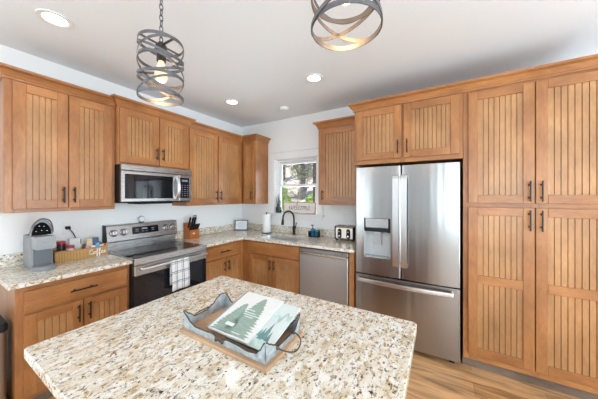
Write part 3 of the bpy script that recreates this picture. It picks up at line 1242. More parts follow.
m.build('keypad', plain('microwave_print', (.20, .23, .28), .4), cpn, o)
MB().box(.4268, .4272, -1.405, -1.335, 1.645, 1.668).build('clock_display', plain('microwave_clock', (.20, .24, .30), .3), cpn, o)
MB().box(.386, .43, a, b, 1.724, 1.784, .006).build('top_vent', STEEL_Y, mw, o)
MB().box(.15, .40, -1.84, -1.50, 1.398, 1.412, .002).build('grease_filter', BLACK_MATTE, mw, o)

# ------------------------------------------------------------------ dishwasher
dw = empty('dishwasher', (1.835, -.3, 0), 'stainless steel dishwasher between the sink cabinet and the fridge', 'dishwasher')
o = (1.835, -.3, 0)
a, b = 1.536, 2.138
MB(BACK).box(a, b, .03, .585, .02, .872).build('tub', BLACK_MATTE, dw, o)
MB(BACK).box(a + .003, b - .003, .586, .632, .115, .795, .005).build('door_panel', steel('dishwasher_steel', (.44, .435, .43), .36, 'x', .03), dw, o)
cpn = MB(BACK).box(a + .003, b - .003, .586, .628, .825, .868, .004).build('control_strip', plain('dishwasher_strip', (.28, .28, .29), .3, .9), dw, o)
m = MB(BACK)
m.box(a + .003, b - .003, .586, .612, .795, .826)
m.prism([(.612, .797), (.640, .797), (.646, .804), (.646, .812), (.638, .818), (.632, .812), (.612, .806)], a + .02, b - .02, 'a')
m.build('handle_lip', CHROME, dw, o)
MB(BACK).lathe([(.007, .6282), (.007, .629)], (2.07, .847), 14, axis='b').build('status_light', BLACK, cpn, o)
MB(BACK).box(a + .01, b - .01, .52, .56, 0.001, .115).build('kick_plate', BLACK_MATTE, dw, o)
font_text('badge', 'LG', .022, LETTER_GREY, dw, basis((1, 0, 0), (0, 0, 1), (2.085 - o[0], -.6325 - o[1], .765)))

# ------------------------------------------------------------------ refrigerator
fr = empty('refrigerator', (2.67, -.33, 0), 'stainless steel french-door refrigerator with ice dispenser and bottom freezer', 'refrigerator')
o = (2.67, -.33, 0)
F0, F1 = 2.214, 3.132
MB(BACK).box(F0 + .006, F1 - .006, .03, .555, .03, 1.76, .004).build('case', plain('fridge_side', (.10, .10, .105), .45, .3), fr, o)
FW = .635


def bow(u, u0, u1, b=.010):
    t = 2 * (u - (u0 + u1) / 2) / (u1 - u0)
    e = min(u - u0, u1 - u)
    r = .012
    rnd = r - math.sqrt(max(0, r * r - (r - min(e, r)) ** 2))
    return FW - b * t * t - rnd


def bowed(m, u0, u1, z0, z1, d0, d1, w0, k=26, b=.010):
    """block from u0 to u1 whose front follows the gently bowed door d0..d1"""
    us = [u0 + (u1 - u0) * i / k for i in range(k + 1)]
    extra = [d0 + q for q in (.0015, .004, .008)] + [d1 - q for q in (.0015, .004, .008)]
    us = sorted(set(us + [e for e in extra if u0 < e < u1]))
    m.prism([(u0, w0)] + [(u, bow(u, d0, d1, b)) for u in us] + [(u1, w0)], z0, z1, 'c', 0, True)


SEAM = 2.661
# left door is built around the dispenser opening
D0, D1, DZ0, DZ1 = 2.312, 2.566, .862, 1.257
m = MB(BACK)
w0 = .557
LD = (F0, SEAM - .003)
bowed(m, F0, D0, .69, 1.772, *LD, w0, 10)
bowed(m, D1, SEAM - .003, .69, 1.772, *LD, w0, 10)
bowed(m, D0, D1, .69, DZ0, *LD, w0, 14)
bowed(m, D0, D1, DZ1, 1.772, *LD, w0, 14)
ld = m.build('left_door', STEEL_F, fr, o)
m = MB(BACK)
m.box(D0, D1, w0 - .0, w0 + .006, DZ0, DZ1)
m.box(D0, D0 + .004, w0, FW - .001, DZ0, DZ1).box(D1 - .004, D1, w0, FW - .001, DZ0, DZ1)
m.box(D0, D1, w0, FW - .001, DZ0, DZ0 + .004)
disp = m.build('ice_dispenser', plain('dispenser_liner', (.50, .51, .52), .3), ld, o)
m = MB(BACK)
m.box(D0 + .012, D1 - .020, .60, FW + .006, 1.162, 1.254, .004)
m.build('dispenser_panel', plain('dispenser_panel', (.50, .51, .52), .25, .6), ld, o)
m = MB(BACK)
m.box(D0, D0 + .012, w0 + .02, FW + .004, 1.13, 1.257).box(D1 - .020, D1, w0 + .02, FW + .004, 1.12, 1.257)
m.box(D0 + .006, D1 - .006, w0 + .02, FW - .004, 1.122, 1.160)
m.build('dispenser_bracket', BLACK, ld, o)
m = MB(BACK)
m.box(2.395, 2.475, w0 + .01, .62, 1.098, 1.135, .006)
m.prism([(2.405, 1.10), (2.465, 1.10), (2.475, .985), (2.395, .985)], w0 + .012, w0 + .03, 'b')
m.build('dispenser_paddle', plain('dispenser_paddle', (.42, .43, .44), .3), ld, o)
m = MB(BACK).box(D0 + .02, D1 - .02, w0 + .006, FW - .01, DZ0 + .004, DZ0 + .012, .002)
m.build('drip_tray', plain('drip_tray', (.35, .35, .36), .35), ld, o)
m = MB(BACK)
bowed(m, SEAM + .003, F1, .69, 1.772, SEAM + .003, F1, w0)
rd = m.build('right_door', STEEL_F, fr, o)
m = MB(BACK)
bowed(m, F0, F1, .05, .677, F0, F1, w0, 40)
fz = m.build('freezer_drawer', STEEL_F, fr, o)
for par, u in ((ld, 2.619), (rd, 2.690)):
    m = MB(BACK)
    m.prism(smooth_path([(FW + .006, .825, 0), (FW + .04, .86, 0), (FW + .048, 1.24, 0), (FW + .04, 1.62, 0), (FW + .006, 1.66, 0)], 5) and
            [(p[0], p[1]) for p in smooth_path([(FW, .822, 0), (FW + .045, .84, 0), (FW + .058, 1.24, 0), (FW + .045, 1.645, 0), (FW, 1.663, 0)], 5)] +
            [(p[0], p[1]) for p in smooth_path([(FW, 1.645, 0), (FW + .03, 1.62, 0), (FW + .04, 1.24, 0), (FW + .03, .86, 0), (FW, .84, 0)], 5)],
            u - .026, u + .026, 'a', 0, False)
    m.build('handle', BRIGHT, par, o)
m = MB(BACK)
fp = smooth_path([(2.262, FW, .628), (2.285, FW + .036, .632), (2.66, FW + .062, .632), (3.045, FW + .036, .632), (3.07, FW, .628)], 6)
rows = []
for (u, w, z) in fp:
    rows.append([(u, w, z - .02), (u, w + .008, z - .016), (u, w + .010, z), (u, w + .008, z + .016), (u, w, z + .02), (u, w - .008, z + .012), (u, w - .008, z - .012), (u, w, z - .02)])
m.strip(rows)
m.build('handle', BRIGHT, fz, o)
m = MB(BACK).lathe([(.014, FW), (.014, FW + .0015)], (3.034, 1.726), 20, axis='b')
lg = m.build('badge', plain('badge_disc', (.86, .86, .87), .25, .5), rd, o)
font_text('badge_letters', 'LG', .013, LETTER_GREY, lg, basis((1, 0, 0), (0, 0, 1), (3.034 - o[0], -(FW + .002) - o[1], 1.726)))
for u in (F0 + .05, F1 - .08):
    for w in (.1, .55):
        MB(BACK).box(u, u + .04, w - .02, w + .02, 0, .032).build('foot', BLACK, fr, o)
MB(BACK).box(F0 + .02, F1 - .02, .50, .545, .03, .06).build('grille', BLACK_MATTE, fr, o)

# ------------------------------------------------------------------ ceiling fixtures
LENS = emission('lamp_lens', (1.0, .98, .95), 9.0)


def downlight(x, y, lab):
    t = empty('recessed_light', (x, y, H), lab, 'ceiling light', 'recessed ceiling lights')
    oo = (x, y, H)
    MB().lathe([(.062, H - .001), (.092, H - .001), (.090, H - .007), (.072, H - .009), (.062, H - .003)], (x, y), 32, cap=False).build('trim_ring', WHITE_PLASTIC, t, oo)
    MB().lathe([(.063, H - .003), (.050, H - .006), (.001, H - .008)], (x, y), 32, cap=False).build('lens', LENS, t, oo)
    d = bpy.data.lights.new('recessed_lamp', 'SPOT')
    d.energy = LAMP_W
    d.spot_size = math.radians(150)
    d.spot_blend = .6
    d.shadow_soft_size = .06
    d.color = (1, .98, .95)
    l = bpy.data.objects.new('recessed_lamp', d)
    l.location = (0, 0, -.03)
    l.parent = t
    COL.objects.link(l)


downlight(.741, -2.533, 'recessed ceiling light at the left, above the coffee maker side')
downlight(1.882, -.924, 'recessed ceiling light right of the smoke detector, toward the fridge')
downlight(.702, -.902, 'recessed ceiling light left of the smoke detector, nearest the room corner')

t = empty('smoke_detector', (1.155, -.394, H), 'round white smoke detector on the ceiling above the window', 'smoke detector')
oo = (1.155, -.394, H)
MB().lathe([(.062, H - .001), (.062, H - .012), (.055, H - .028), (.03, H - .034), (.001, H - .035)], (1.155, -.394), 28, cap=False).build('cover', WHITE_PLASTIC, t, oo)
MB().lathe([(.068, H - .0005), (.068, H - .006), (.06, H - .006)], (1.155, -.394), 28, cap=False).build('base_ring', WHITE_PLASTIC, t, oo)

STRAP = plain('brushed_pewter', (.17, .17, .18), .42, .8, var=.12, bscale=40)


def band(m, r, zf, w=.0145, t=.0022, seg=56):
    rows = []
    for i in range(seg):
        a = 2 * PI * i / seg
        z = zf(a)
        ca, sa = math.cos(a), math.sin(a)
        rows.append([((r) * ca, (r) * sa, z - w / 2), ((r + t) * ca, (r + t) * sa, z - w / 2), ((r + t) * ca, (r + t) * sa, z + w / 2), (r * ca, r * sa, z + w / 2), (r * ca, r * sa, z - w / 2)])
    m.strip(rows, closed=True)


def bulb_mat():
    m, N, L, b = principled('amber_bulb_glass')
    b.inputs['Base Color'].default_value = (1, .80, .52, 1)
    b.inputs['Roughness'].default_value = .1
    b.inputs['Emission Color'].default_value = (1, .60, .26, 1)
    b.inputs['Emission Strength'].default_value = 0.75
    return m


BULB = bulb_mat()
FIL = emission('filament', (1, .7, .35), 30)


def pendant(x, y, lab):
    zb = 1.975
    hh = .264
    R = .098
    t = empty('pendant_light', (x, y, H), lab, 'pendant light', 'pendant lights over the island')
    B = zb - H      # local z of the cage bottom
    m = MB()
    for k in (0, .345, .67, 1.0):
        band(m, R, lambda a, k=k: B + hh * k)
    for k, ph, am in ((.17, .6, .046), (.17, .6 + PI, .046), (.51, 1.9, .046), (.51, 1.9 + PI, .046), (.835, .2, .044), (.835, .2 + PI, .044)):
        band(m, R + .0024, lambda a, k=k, ph=ph, am=am: B + hh * k + am * math.cos(a - ph), .0125)
    cage = m.build('cage', STRAP, t)
    m = MB()
    m.box(-R, R, -.006, .006, B + hh - .006, B + hh - .003).box(-.006, .006, -R, R, B + hh - .006, B + hh - .003)
    m.build('cross_bar', STRAP, cage)
    m = MB()
    m.lathe([(.001, B + hh + .012), (.012, B + hh + .010), (.026, B + hh - .01), (.028, B + hh - .035), (.021, B + hh - .04), (.021, B + hh - .085), (.001, B + hh - .086)], (0, 0), 20, cap=False)
    m.build('socket', plain('dark_socket', (.06, .055, .05), .4, .6), t)
    m = MB()
    zt = B + hh - .085
    m.lathe([(.013, zt), (.015, zt - .012), (.024, zt - .038), (.030, zt - .062), (.028, zt - .082), (.019, zt - .099), (.006, zt - .106), (.0005, zt - .107)], (0, 0), 22, cap=False)
    bl = m.build('bulb', BULB, t)
    m = MB()
    z = B + hh + .006
    i = 0
    while z < -.03:
        pts = []
        for q in range(14):
            a = 2 * PI * q / 14
            u, v = .008 * math.cos(a), .017 * math.sin(a)
            pts.append((u, 0, z + .016 + v) if i % 2 else (0, u, z + .016 + v))
        m.tube(pts, .0026, 6, closed=True)
        z += .0275
        i += 1
    m.build('chain', STRAP, t)
    MB().lathe([(.001, -.034), (.012, -.032), (.05, -.018), (.06, -.004), (.06, -.0005)], (0, 0), 28, cap=False).build('ceiling_canopy', STRAP, t)
    d = bpy.data.lights.new('pendant_bulb_light', 'POINT')
    d.energy = 1.7
    d.color = (1, .58, .26)
    d.shadow_soft_size = .03
    l = bpy.data.objects.new('pendant_bulb_light', d)
    l.location = (0, 0, zt - .125)
    l.parent = t
    COL.objects.link(l)


pendant(1.779, -2.405, 'left metal strap cage pendant on a chain, hanging whole in view')
pendant(2.742, -2.41, 'right metal strap cage pendant, cut off by the top of the view')

# ------------------------------------------------------------------ things on the counters
CT = .914
# coffee maker
GREY_PL = plain('grey_plastic', (.25, .26, .275), .4)
LGREY = plain('light_grey_plastic', (.31, .32, .33), .35)
DGREY = plain('slate_grey_plastic', (.13, .14, .16), .35)
cm = empty('coffee_maker', (.25, -2.493, CT), 'grey single-serve coffee maker with its lid raised, at the left end of the counter', 'coffee maker')
o = (.24, -2.505, CT)
a, b = -2.572, -2.448
m = MB()
m.box(.13, .30, a, b, CT, 1.165, .012)
m.box(.05, .129, a + .006, b - .006, CT, 1.17, .01)
m.build('body', GREY_PL, cm, o)
MB().prism(rrect(-2.566, -2.454, 1.075, 1.172, .012, 4), .29, .385, 'a').build('brew_head', LGREY, cm, o)
MB().box(.3005, .304, a + .012, b - .012, .945, 1.073, .002).build('cup_bay', DGREY, cm, o)
MB().lathe([(.066, CT), (.068, CT + .006), (.068, CT + .024), (.062, CT + .03), (.002, CT + .03)], (.335, -2.51), 28, cap=False).build('drip_tray', GREY_PL, cm, o)
# raised lid: a domed clam shell facing the room
hz = 1.172
rows_o, rows_i = [], []
for i in range(9):
    t = i / 8
    x = .30 - .085 * t
    s = math.cos(t * PI / 2 * .92)
    row = []
    for j in range(21):
        an = PI * j / 20
        row.append((x - .02, -2.51 + .066 * (.35 + .65 * s) * math.cos(an), hz + .004 + .124 * (.35 + .65 * s) * math.sin(an)))
    rows_o.append(row)
m = MB()
m.strip(rows_o)
m._add(rows_o[-1], [list(range(21))])
rim_in = [(.28, -2.51 + .053 * math.cos(PI * j / 20), hz + .004 + .096 * math.sin(PI * j / 20)) for j in range(21)]
m.strip([rows_o[0], rim_in], 0, False)
m.build('lid', plain('lid_grey', (.20, .205, .21), .3), cm, o)
m = MB()
cx, cz_ = -2.51, hz + .004
ri = [(cx + .054 * math.cos(PI * j / 20), cz_ + .098 * math.sin(PI * j / 20)) for j in range(21)]
m.prism(ri, .262, .2812, 'a')
und = m.build('lid_underside', plain('deep_black', (.006, .006, .006), .8, spec=.08), cm, o)
m = MB()
for (dy, dz) in ((-.03, .03), (-.012, .07), (.014, .066), (.03, .03), (0, .035)):
    m.lathe([(.0035, .2812), (.0035, .285), (.002, .286)], (cx + dy, cz_ + dz), 10, axis='a')
m.build('lid_fittings', CHROME, und, o)
m = MB()
m.tube(smooth_path([(.30, cx - .052, cz_ + .055), (.305, cx - .035, cz_ + .105), (.305, cx, cz_ + .128), (.305, cx + .04, cz_ + .108), (.30, cx + .056, cz_ + .06), (.30, cx + .058, cz_ + .02)], 6), .005, 8)
m.build('lid_handle', plain('dark_grey_handle', (.10, .10, .11), .3), cm, o)
font_text('lettering', 'KEURIG', .014, LETTER_GREY, cm, basis((0, 1, 0), (0, 0, 1), (.386 - o[0], -2.51 - o[1], 1.125 - o[2])))


def wicker_mat():
    m, N, L, b = principled('wicker')
    tc = N.new('ShaderNodeTexCoord')
    wv = N.new('ShaderNodeTexWave')
    wv.wave_type = 'BANDS'
    wv.bands_direction = 'Y'
    wv.inputs['Scale'].default_value = 32
    wv.inputs['Distortion'].default_value = 1.2
    L.new(tc.outputs['Object'], wv.inputs['Vector'])
    r = ramp(N, [(0.2, (.30, .15, .04)), (.7, (.68, .38, .12))])
    L.new(wv.outputs['Fac'], r.inputs['Fac'])
    L.new(r.outputs[0], b.inputs['Base Color'])
    bp = N.new('ShaderNodeBump')
    bp.inputs['Strength'].default_value = .6
    bp.inputs['Distance'].default_value = .003
    L.new(wv.outputs['Fac'], bp.inputs['Height'])
    L.new(bp.outputs[0], b.inputs['Normal'])
    b.inputs['Roughness'].default_value = .6
    return m


WICK = wicker_mat()
# basket
bk = empty('coffee_basket', (.13, -2.215, CT), 'long shallow wicker basket lettered Coffee beside the coffee maker', 'basket')
o = (.13, -2.215, CT)
x0, x1, y0, y1 = .04, .20, -2.40, -2.035
hb = .082
m = MB()
m.box(x0, x1, y0, y1, CT, CT + .008)
m.box(x1 - .008, x1, y0, y1, CT + .008, CT + hb, .002).box(x0, x0 + .008, y0, y1, CT + .008, CT + hb, .002)
m.box(x0 + .008, x1 - .008, y0, y0 + .008, CT + .008, CT + hb, .002).box(x0 + .008, x1 - .008, y1 - .008, y1, CT + .008, CT + hb + .022, .002)
m.build('weave', WICK, bk, o)
m = MB()
m.tube([(x0 + .004, y0 + .004, CT + hb), (x1 - .004, y0 + .004, CT + hb), (x1 - .004, y1 - .004, CT + hb), (x0 + .004, y1 - .004, CT + hb)], .006, 8, closed=True)
for xx in (x0 + .004, x1 - .004):
    m.tube([(xx, y1 - .004, CT + .01), (xx, y1 - .004, CT + hb + .03)], .007, 8)
    m.tube([(xx, y0 + .004, CT + .01), (xx, y0 + .004, CT + hb + .01)], .007, 8)
m.build('rim', plain('wicker_rim', (.50, .28, .11), .55, var=.25, bscale=80), bk, o)
cursive('lettering', 'Coffee', .125, LETTER_WHITE, bk, lambda s, t: (x1 + .002 - o[0], -2.172 + s - o[1], CT + .026 + t * .85 - o[2]), .0026)


def jar(x, y, z, r, h, lab, body, lidm):
    t = empty('jar', (x, y, z), lab, 'jar', 'red-lidded jars in the basket')
    MB().lathe([(r * .86, 0), (r * .95, .006), (r * .98, h * .5), (r * .95, h), (.002, h)], (0, 0), 22).build('body', body, t)
    MB().lathe([(r, h - .002), (r * 1.04, h + .002), (r * 1.04, h + .018), (r * .9, h + .022), (.002, h + .022)], (0, 0), 22).build('lid', lidm, t)


REDLID = plain('red_lid', (.52, .03, .05), .35)
jar(.085, -2.333, CT + .008, .030, .135, 'dark jar with a red lid, nearest the coffee maker', plain('dark_jar', (.05, .035, .04), .2), REDLID)
jar(.15, -2.292, CT + .008, .029, .098, 'pale jar with a red lid at the front of the wicker basket', plain('pale_jar', (.72, .62, .58), .25), REDLID)
m = MB().box(.15, .186, -2.385, -2.325, CT + .009, CT + .09, .004)
tag(m.build('sugar_box', plain('yellow_card', (.78, .55, .22), .6)), 'small yellow packet at the left front corner of the wicker basket', 'packet')
packs = [((.09, -2.135), .045, .150, (.68, .52, .28), 'tall tan and gold packet standing in the wicker basket'),
         ((.10, -2.092), .048, .158, (.10, .14, .25), 'tall navy packet standing in the right half of the wicker basket'),
         ((.15, -2.165), .036, .098, (.66, .32, .58), 'pink sachet at the front of the packets in the basket'),
         ((.155, -2.128), .03, .090, (.82, .80, .84), 'white sachet between the pink and the blue one'),
         ((.15, -2.095), .03, .108, (.10, .38, .62), 'bright blue sachet at the front of the navy packet'),
         ((.15, -2.062), .03, .09, (.75, .68, .66), 'pale sachet at the right end of the wicker basket')]
for i, ((x, y), w, h, col, lab) in enumerate(packs):
    t = empty('packet', (x, y, CT + .0085), lab, 'packet', 'packets in the coffee basket', rz=random.uniform(-.2, .2))
    m = MB()
    m.prism([(-.007, 0), (.007, 0), (.011, h * .5), (.003, h * .93), (-.003, h * .93), (-.011, h * .5)], -w / 2, w / 2, 'b')
    m.build('pouch', plain('pouch_' + 'abcdef'[i], col, .4, var=.25, bscale=30), t)
    MB().box(-.0015, .0015, -w / 2, w / 2, h * .93, h).build('seal', plain('seal_' + 'abcdef'[i], tuple(min(1, q * 1.2) for q in col), .4), t)
m = MB().box(.052, .075, -2.275, -2.19, CT + .0085, CT + .175, .002)
wb = tag(m.build('filter_box', plain('white_card', (.78, .78, .76), .6)), 'white box standing at the back of the wicker basket', 'box')
MB().box(.0752, .0757, -2.199, -2.193, CT + .12, CT + .165).build('printed_stripe', LETTER_DARK, wb)

# outlet and cord
ol = empty('wall_outlet', (0.0, -2.271, 1.18), 'white wall outlet with a black cord plugged in behind the wicker basket', 'outlet')
o = (0.0, -2.271, 1.18)
MB().box(.0005, .006, -2.306, -2.236, 1.122, 1.238, .002).build('plate', WHITE_PLASTIC, ol, o)
MB().box(.006, .008, -2.288, -2.254, 1.135, 1.165, .001).build('receptacle', WHITE_PLASTIC, ol, o)
MB().box(.006, .008, -2.288, -2.254, 1.170, 1.20, .001).build('receptacle', WHITE_PLASTIC, ol, o)
pc = empty('power_cord', (.02, -2.271, 1.185), 'black power cord hanging from the wall outlet behind the wicker basket', 'cord')
o = (.02, -2.271, 1.185)
MB().box(.0085, .038, -2.288, -2.254, 1.172, 1.2, .005).build('plug', BLACK, pc, o)
m = MB()
m.tube(smooth_path([(.036, -2.27, 1.182), (.05, -2.25, 1.15), (.035, -2.225, 1.10), (.03, -2.225, 1.06), (.03, -2.25, 1.03), (.032, -2.30, .99), (.03, -2.38, .93), (.03, -2.43, .921)], 6), .004, 7)
m.build('cable', BLACK, pc, o)

# knife block
kbk = empty('knife_block', (.15, -1.05, CT), 'orange-brown wooden knife block full of black-handled knives right of the stove', 'knife block')
o = (.15, -1.05, CT)
KW = wood('orange_block_wood', 'z', (.36, .095, .018), (.48, .14, .03), (.55, .18, .045), .4)
KB0, KB1 = -1.128, -.985
m = MB()
m.prism([(.05, CT), (.175, CT), (.175, CT + .115), (.128, CT + .13), (.035, CT + .205), (.035, CT + .19)], KB0, KB1, 'b')
m.build('block', KW, kbk, o)
MB().prism([(-1.072 + .016 * math.cos(i * PI / 8), .985 + .009 * math.sin(i * PI / 8)) for i in range(16)], .1751, .1758, 'a').build('emblem', plain('emblem_plate', (.75, .72, .66), .4), kbk, o)
m = MB()
kn = []
for i in range(6):      # lower row
    y = KB0 + .016 + i * .0222
    kn.append(((.148, y, CT + .112), (.50, 0, .86), .098, .0105))
for i in range(3):
    y = KB0 + .03 + i * .040
    kn.append(((.10, y, CT + .148), (.32, 0, .95), .145, .0125))
for (p, d, l, r) in kn:
    d = Vector(d).normalized()
    p = Vector(p)
    mm = MB()
    mm.tube([tuple(p + d * l * q) for q in (0, .1, .5, .85, 1.0)], r, 8, rs=[r * .8, r * .95, r, r * 1.05, r * .6])
    k = mm.build('knife', BLACK, kbk, o)
p, d = Vector((.075, -1.008, CT + .165)), Vector((.25, 0, .97)).normalized()
mm = MB()
mm.tube([tuple(p + d * .15 * q) for q in (0, .3, .55, .7)], .006, 8)
mm.build('kitchen_shears', plain('grey_shears', (.12, .12, .13), .3), kbk, o)
for s in (-1, 1):
    pts = []
    c0 = p + d * .125 + Vector((0, s * .014, 0))
    for q in range(12):
        an = 2 * PI * q / 12
        pts.append(tuple(c0 + d * (.022 * math.sin(an)) + Vector((0, .012 * math.cos(an), 0))))
    mm = MB()
    mm.tube(pts, .0042, 6, closed=True)
    mm.build('shears_loop', BLACK, kbk, o)

# framed print in the corner
fo = Vector((.155, -.175, CT))
fp_ = empty('framed_sign', tuple(fo), 'small black-framed white sign leaning in the room corner on the counter', 'sign', rz=math.radians(30))
wv_, hv, tl = .215, .165, .16


def tilt(u, w, z):      # local: u across, w toward the room, z up the tilted face
    return (u, -w + z * tl, z + w * tl * .5 + .002)


m = MB(tilt)
q = wv_ / 2
m.box(-q, -q + .012, 0, .016, 0, hv, .002).box(q - .012, q, 0, .016, 0, hv, .002)
m.box(-q + .012, q - .012, 0, .016, 0, .012, .002).box(-q + .012, q - .012, 0, .016, hv - .012, hv, .002)
m.build('frame', plain('thin_dark_frame', (.06, .06, .065), .4), fp_)
pr = MB(tilt).box(-q + .012, q - .012, .003, .008, .012, hv - .012).build('print', plain('white_print', (.78, .81, .83), .5), fp_)
m = MB(tilt)
for i, w in enumerate((.06, .09, .11, .10, .07)):
    m.box(-w / 2, w / 2, .008, .0083, .125 - i * .022, .131 - i * .022)
m.build('text_lines', plain('pale_blue_print', (.45, .58, .68), .5), pr)

# paper towel
pt = empty('paper_towel_holder', (.705, -.20, CT), 'white paper towel roll upright on a black stand left of the sink', 'paper towels')
MB().lathe([(.001, 0), (.075, 0), (.075, .008), (.07, .012), (.008, .014), (.007, .30), (.011, .305), (.011, .315), (.001, .32)], (0, 0), 28, cap=False).build('stand', BRONZE, pt)
m = MB()
m.lathe([(.02, .0145), (.060, .0145), (.0615, .02), (.0615, .283), (.060, .287), (.02, .287)], (0, 0), 32, cap=False)
m.lathe([(.02, .287), (.02, .0145)], (0, 0), 32, cap=False)
m.build('roll', plain('paper_towel', (.86, .86, .85), .9, bump=.3, bscale=120, var=.01), pt)

# faucet
fc = empty('faucet', (1.135, -.105, CT), 'dark bronze gooseneck faucet behind the sink', 'faucet', rz=math.radians(-35))
m = MB()
m.lathe([(.028, 0), (.028, .006), (.021, .012), (.019, .06), (.023, .075), (.023, .11), (.016, .125), (.001, .126)], (0, 0), 22)
m.build('base', BRONZE, fc)
m = MB()
m.tube(smooth_path([(0, 0, .11), (0, 0, .22), (0, -.01, .285), (0, -.05, .335), (0, -.10, .345), (0, -.145, .32), (0, -.168, .27), (0, -.172, .235)], 6), .0125, 12)
m.build('spout', BRONZE, fc)
m = MB()
m.tube([(0, -.172, .24), (0, -.174, .215), (0, -.178, .16), (0, -.178, .15)], .017, 12, rs=[.0135, .017, .021, .018])
m.build('spray_head', BRONZE, fc)
m = MB()
m.tube([(.018, 0, .09), (.045, 0, .093), (.058, 0, .10)], .009, 10)
m.tube(smooth_path([(.055, 0, .098), (.068, 0, .13), (.075, .004, .185)], 4), .007, 10)
m.build('lever', BRONZE, fc)

# sill things
ss = empty('snake_plant', (.785, .005, WZ0 + .003), 'small dark spiky plant in a dark pot at the left of the windowsill', 'plant')
MB().lathe([(.036, 0), (.044, .03), (.046, .08), (.046, .09), (.041, .09), (.040, .08), (.002, .08)], (0, 0), 22).build('pot', plain('charcoal_pot', (.045, .045, .05), .5), ss)
SNK = plain('dark_green_leaf', (.055, .075, .055), .5, var=.4, bscale=40)
for i in range(7):
    a = i * 2.4
    r0 = .018 if i else 0
    h = (.24, .17, .21, .13, .18, .15, .11)[i]
    bx, by = r0 * math.cos(a), r0 * math.sin(a)
    tipx, tipy = bx * 2.4, by * 2.0
    pts = smooth_path([(bx, by, .075), ((bx + tipx) / 2 + .006 * math.sin(i), (by + tipy) / 2, .08 + h * .5), (tipx, tipy, .08 + h)], 5)
    mm = MB()
    mm.tube(pts, .01, 6, rs=[.009 * (1 - (q / (len(pts) - 1)) ** 2 * .93) for q in range(len(pts))])
    mm.build('leaf', SNK, ss)

wsn = empty('welcome_sign', (1.172, -.015, WZ0 + .003), 'whitewashed wooden welcome sign leaning on the windowsill', 'sign')
sg = lambda u, w, z: (u, -w + z * .06, z + .0015)
hw = .278
m = MB(sg)
m.box(-hw + .012, hw - .012, 0, .012, .012, .163, .001)
m.build('board', plain('whitewashed_board', (.80, .74, .70), .7, var=.08, bscale=18), wsn)
m = MB(sg)
m.box(-hw, -hw + .014, -.002, .019, 0, .175, .002).box(hw - .014, hw, -.002, .019, 0, .175, .002)
m.box(-hw + .014, hw - .014, -.002, .019, 0, .014, .002).box(-hw + .014, hw - .014, -.002, .019, .161, .175, .002)
m.build('frame', plain('pinkish_brown_frame', (.50, .33, .25), .6, var=.25, bscale=30), wsn)
cursive('lettering', 'welcome', .36, LETTER_DARK, wsn, lambda s, t: sg(-.17 + s, .0135, .055 + t * 1.1), .0021)

# sponge caddy with soap
cd = empty('sink_caddy', (1.48, -.13, CT), 'black wire caddy on the counter right of the faucet', 'caddy')
m = MB()
m.box(-.075, .075, -.035, .035, 0, .006)
m.box(-.075, -.07, -.035, .035, .006, .075).box(.07, .075, -.035, .035, .006, .075)
m.box(-.07, .07, .031, .035, .006, .10)
for i in range(12):
    x = -.066 + i * .012
    m.box(x - .0012, x + .0012, -.035, -.033, .006, .072)
m.box(-.075, .075, -.036, -.032, .070, .078)
m.build('tray', BLACK_MATTE, cd)
sb = empty('soap_bottle', (1.458, -.13, CT + .0062), 'blue pump bottle of dish soap standing in the black caddy', 'bottle')
BLUE = plain('blue_soap', (.02, .22, .48), .15, coat=.4)
MB().prism(rrect(-.026, .026, -.018, .018, .012, 4), 0, .105, bev=.006).build('bottle_body', BLUE, sb)
MB().lathe([(.012, .105), (.012, .118), (.005, .12), (.005, .145)], (0, 0), 14).build('pump_neck', plain('navy_pump', (.03, .06, .25), .3), sb)
MB().box(-.028, .010, -.007, .007, .145, .158, .003).build('pump_head', plain('navy_pump_head', (.03, .06, .25), .3), sb)
s2 = empty('soap_bottle', (1.522, -.128, CT + .0062), 'shorter teal bottle in the black caddy, right of the blue pump bottle', 'bottle')
MB().prism(rrect(-.024, .024, -.016, .016, .01, 4), 0, .098, bev=.006).build('bottle_body', plain('teal_soap', (.02, .30, .42), .15, coat=.4), s2)
MB().lathe([(.010, .098), (.010, .122), (.006, .132), (.001, .133)], (0, 0), 14, cap=False).build('cap', WHITE_PLASTIC, s2)
m = MB()
m.lathe([(.022, 0), (.026, .01), (.026, .05), (.02, .06), (.008, .066), (.001, .066)], (0, 0), 18)
sj = tag(m.build('soap_dish_jar', plain('cream_jar', (.78, .74, .62), .4)), 'small cream jar on the counter just left of the black caddy', 'jar')
sj.location = (1.378, -.11, CT)

# toaster
tr = empty('toaster', (1.943, -.15, CT), 'cream and steel four-slice toaster on the counter beside the fridge', 'toaster')
CREAM = plain('warm_steel', (.66, .60, .52), .28, .7)
m = MB()
m.box(-.125, .125, -.065, .13, .02, .178, .016)
m.build('body', CREAM, tr)
m = MB()
m.box(-.128, -.112, -.068, .132, .015, .182, .01).box(.112, .128, -.068, .132, .015, .182, .01)
m.build('side_panel', BLACK, tr)
m = MB()
for x in (-.075, -.03, .03, .075):
    m.box(x - .011, x + .011, -.045, .11, .1785, .1795)
m.build('slots', BLACK_MATTE, tr)
for x in (-.058, .056):
    m = MB()
    m.prism([(x + p[0], .09 + p[1]) for p in rrect(-.026, .026, -.062, .062, .0255, 6)], -.0665, -.0645, 'b')
    cpl = m.build('control_plate', BLACK, tr)
    MB().lathe([(.015, -.0665), (.014, -.082), (.010, -.084)], (x, .06), 18, axis='b').build('browning_knob', CHROME, cpl)
    MB().box(x - .012, x + .012, -.088, -.0665, .112, .124, .003).build('lever', CHROME, cpl)
for x in (-.10, .10):
    for y in (-.045, .11):
        MB().box(x - .015, x + .015, y - .012, y + .012, 0, .022).build('foot', BLACK, tr)

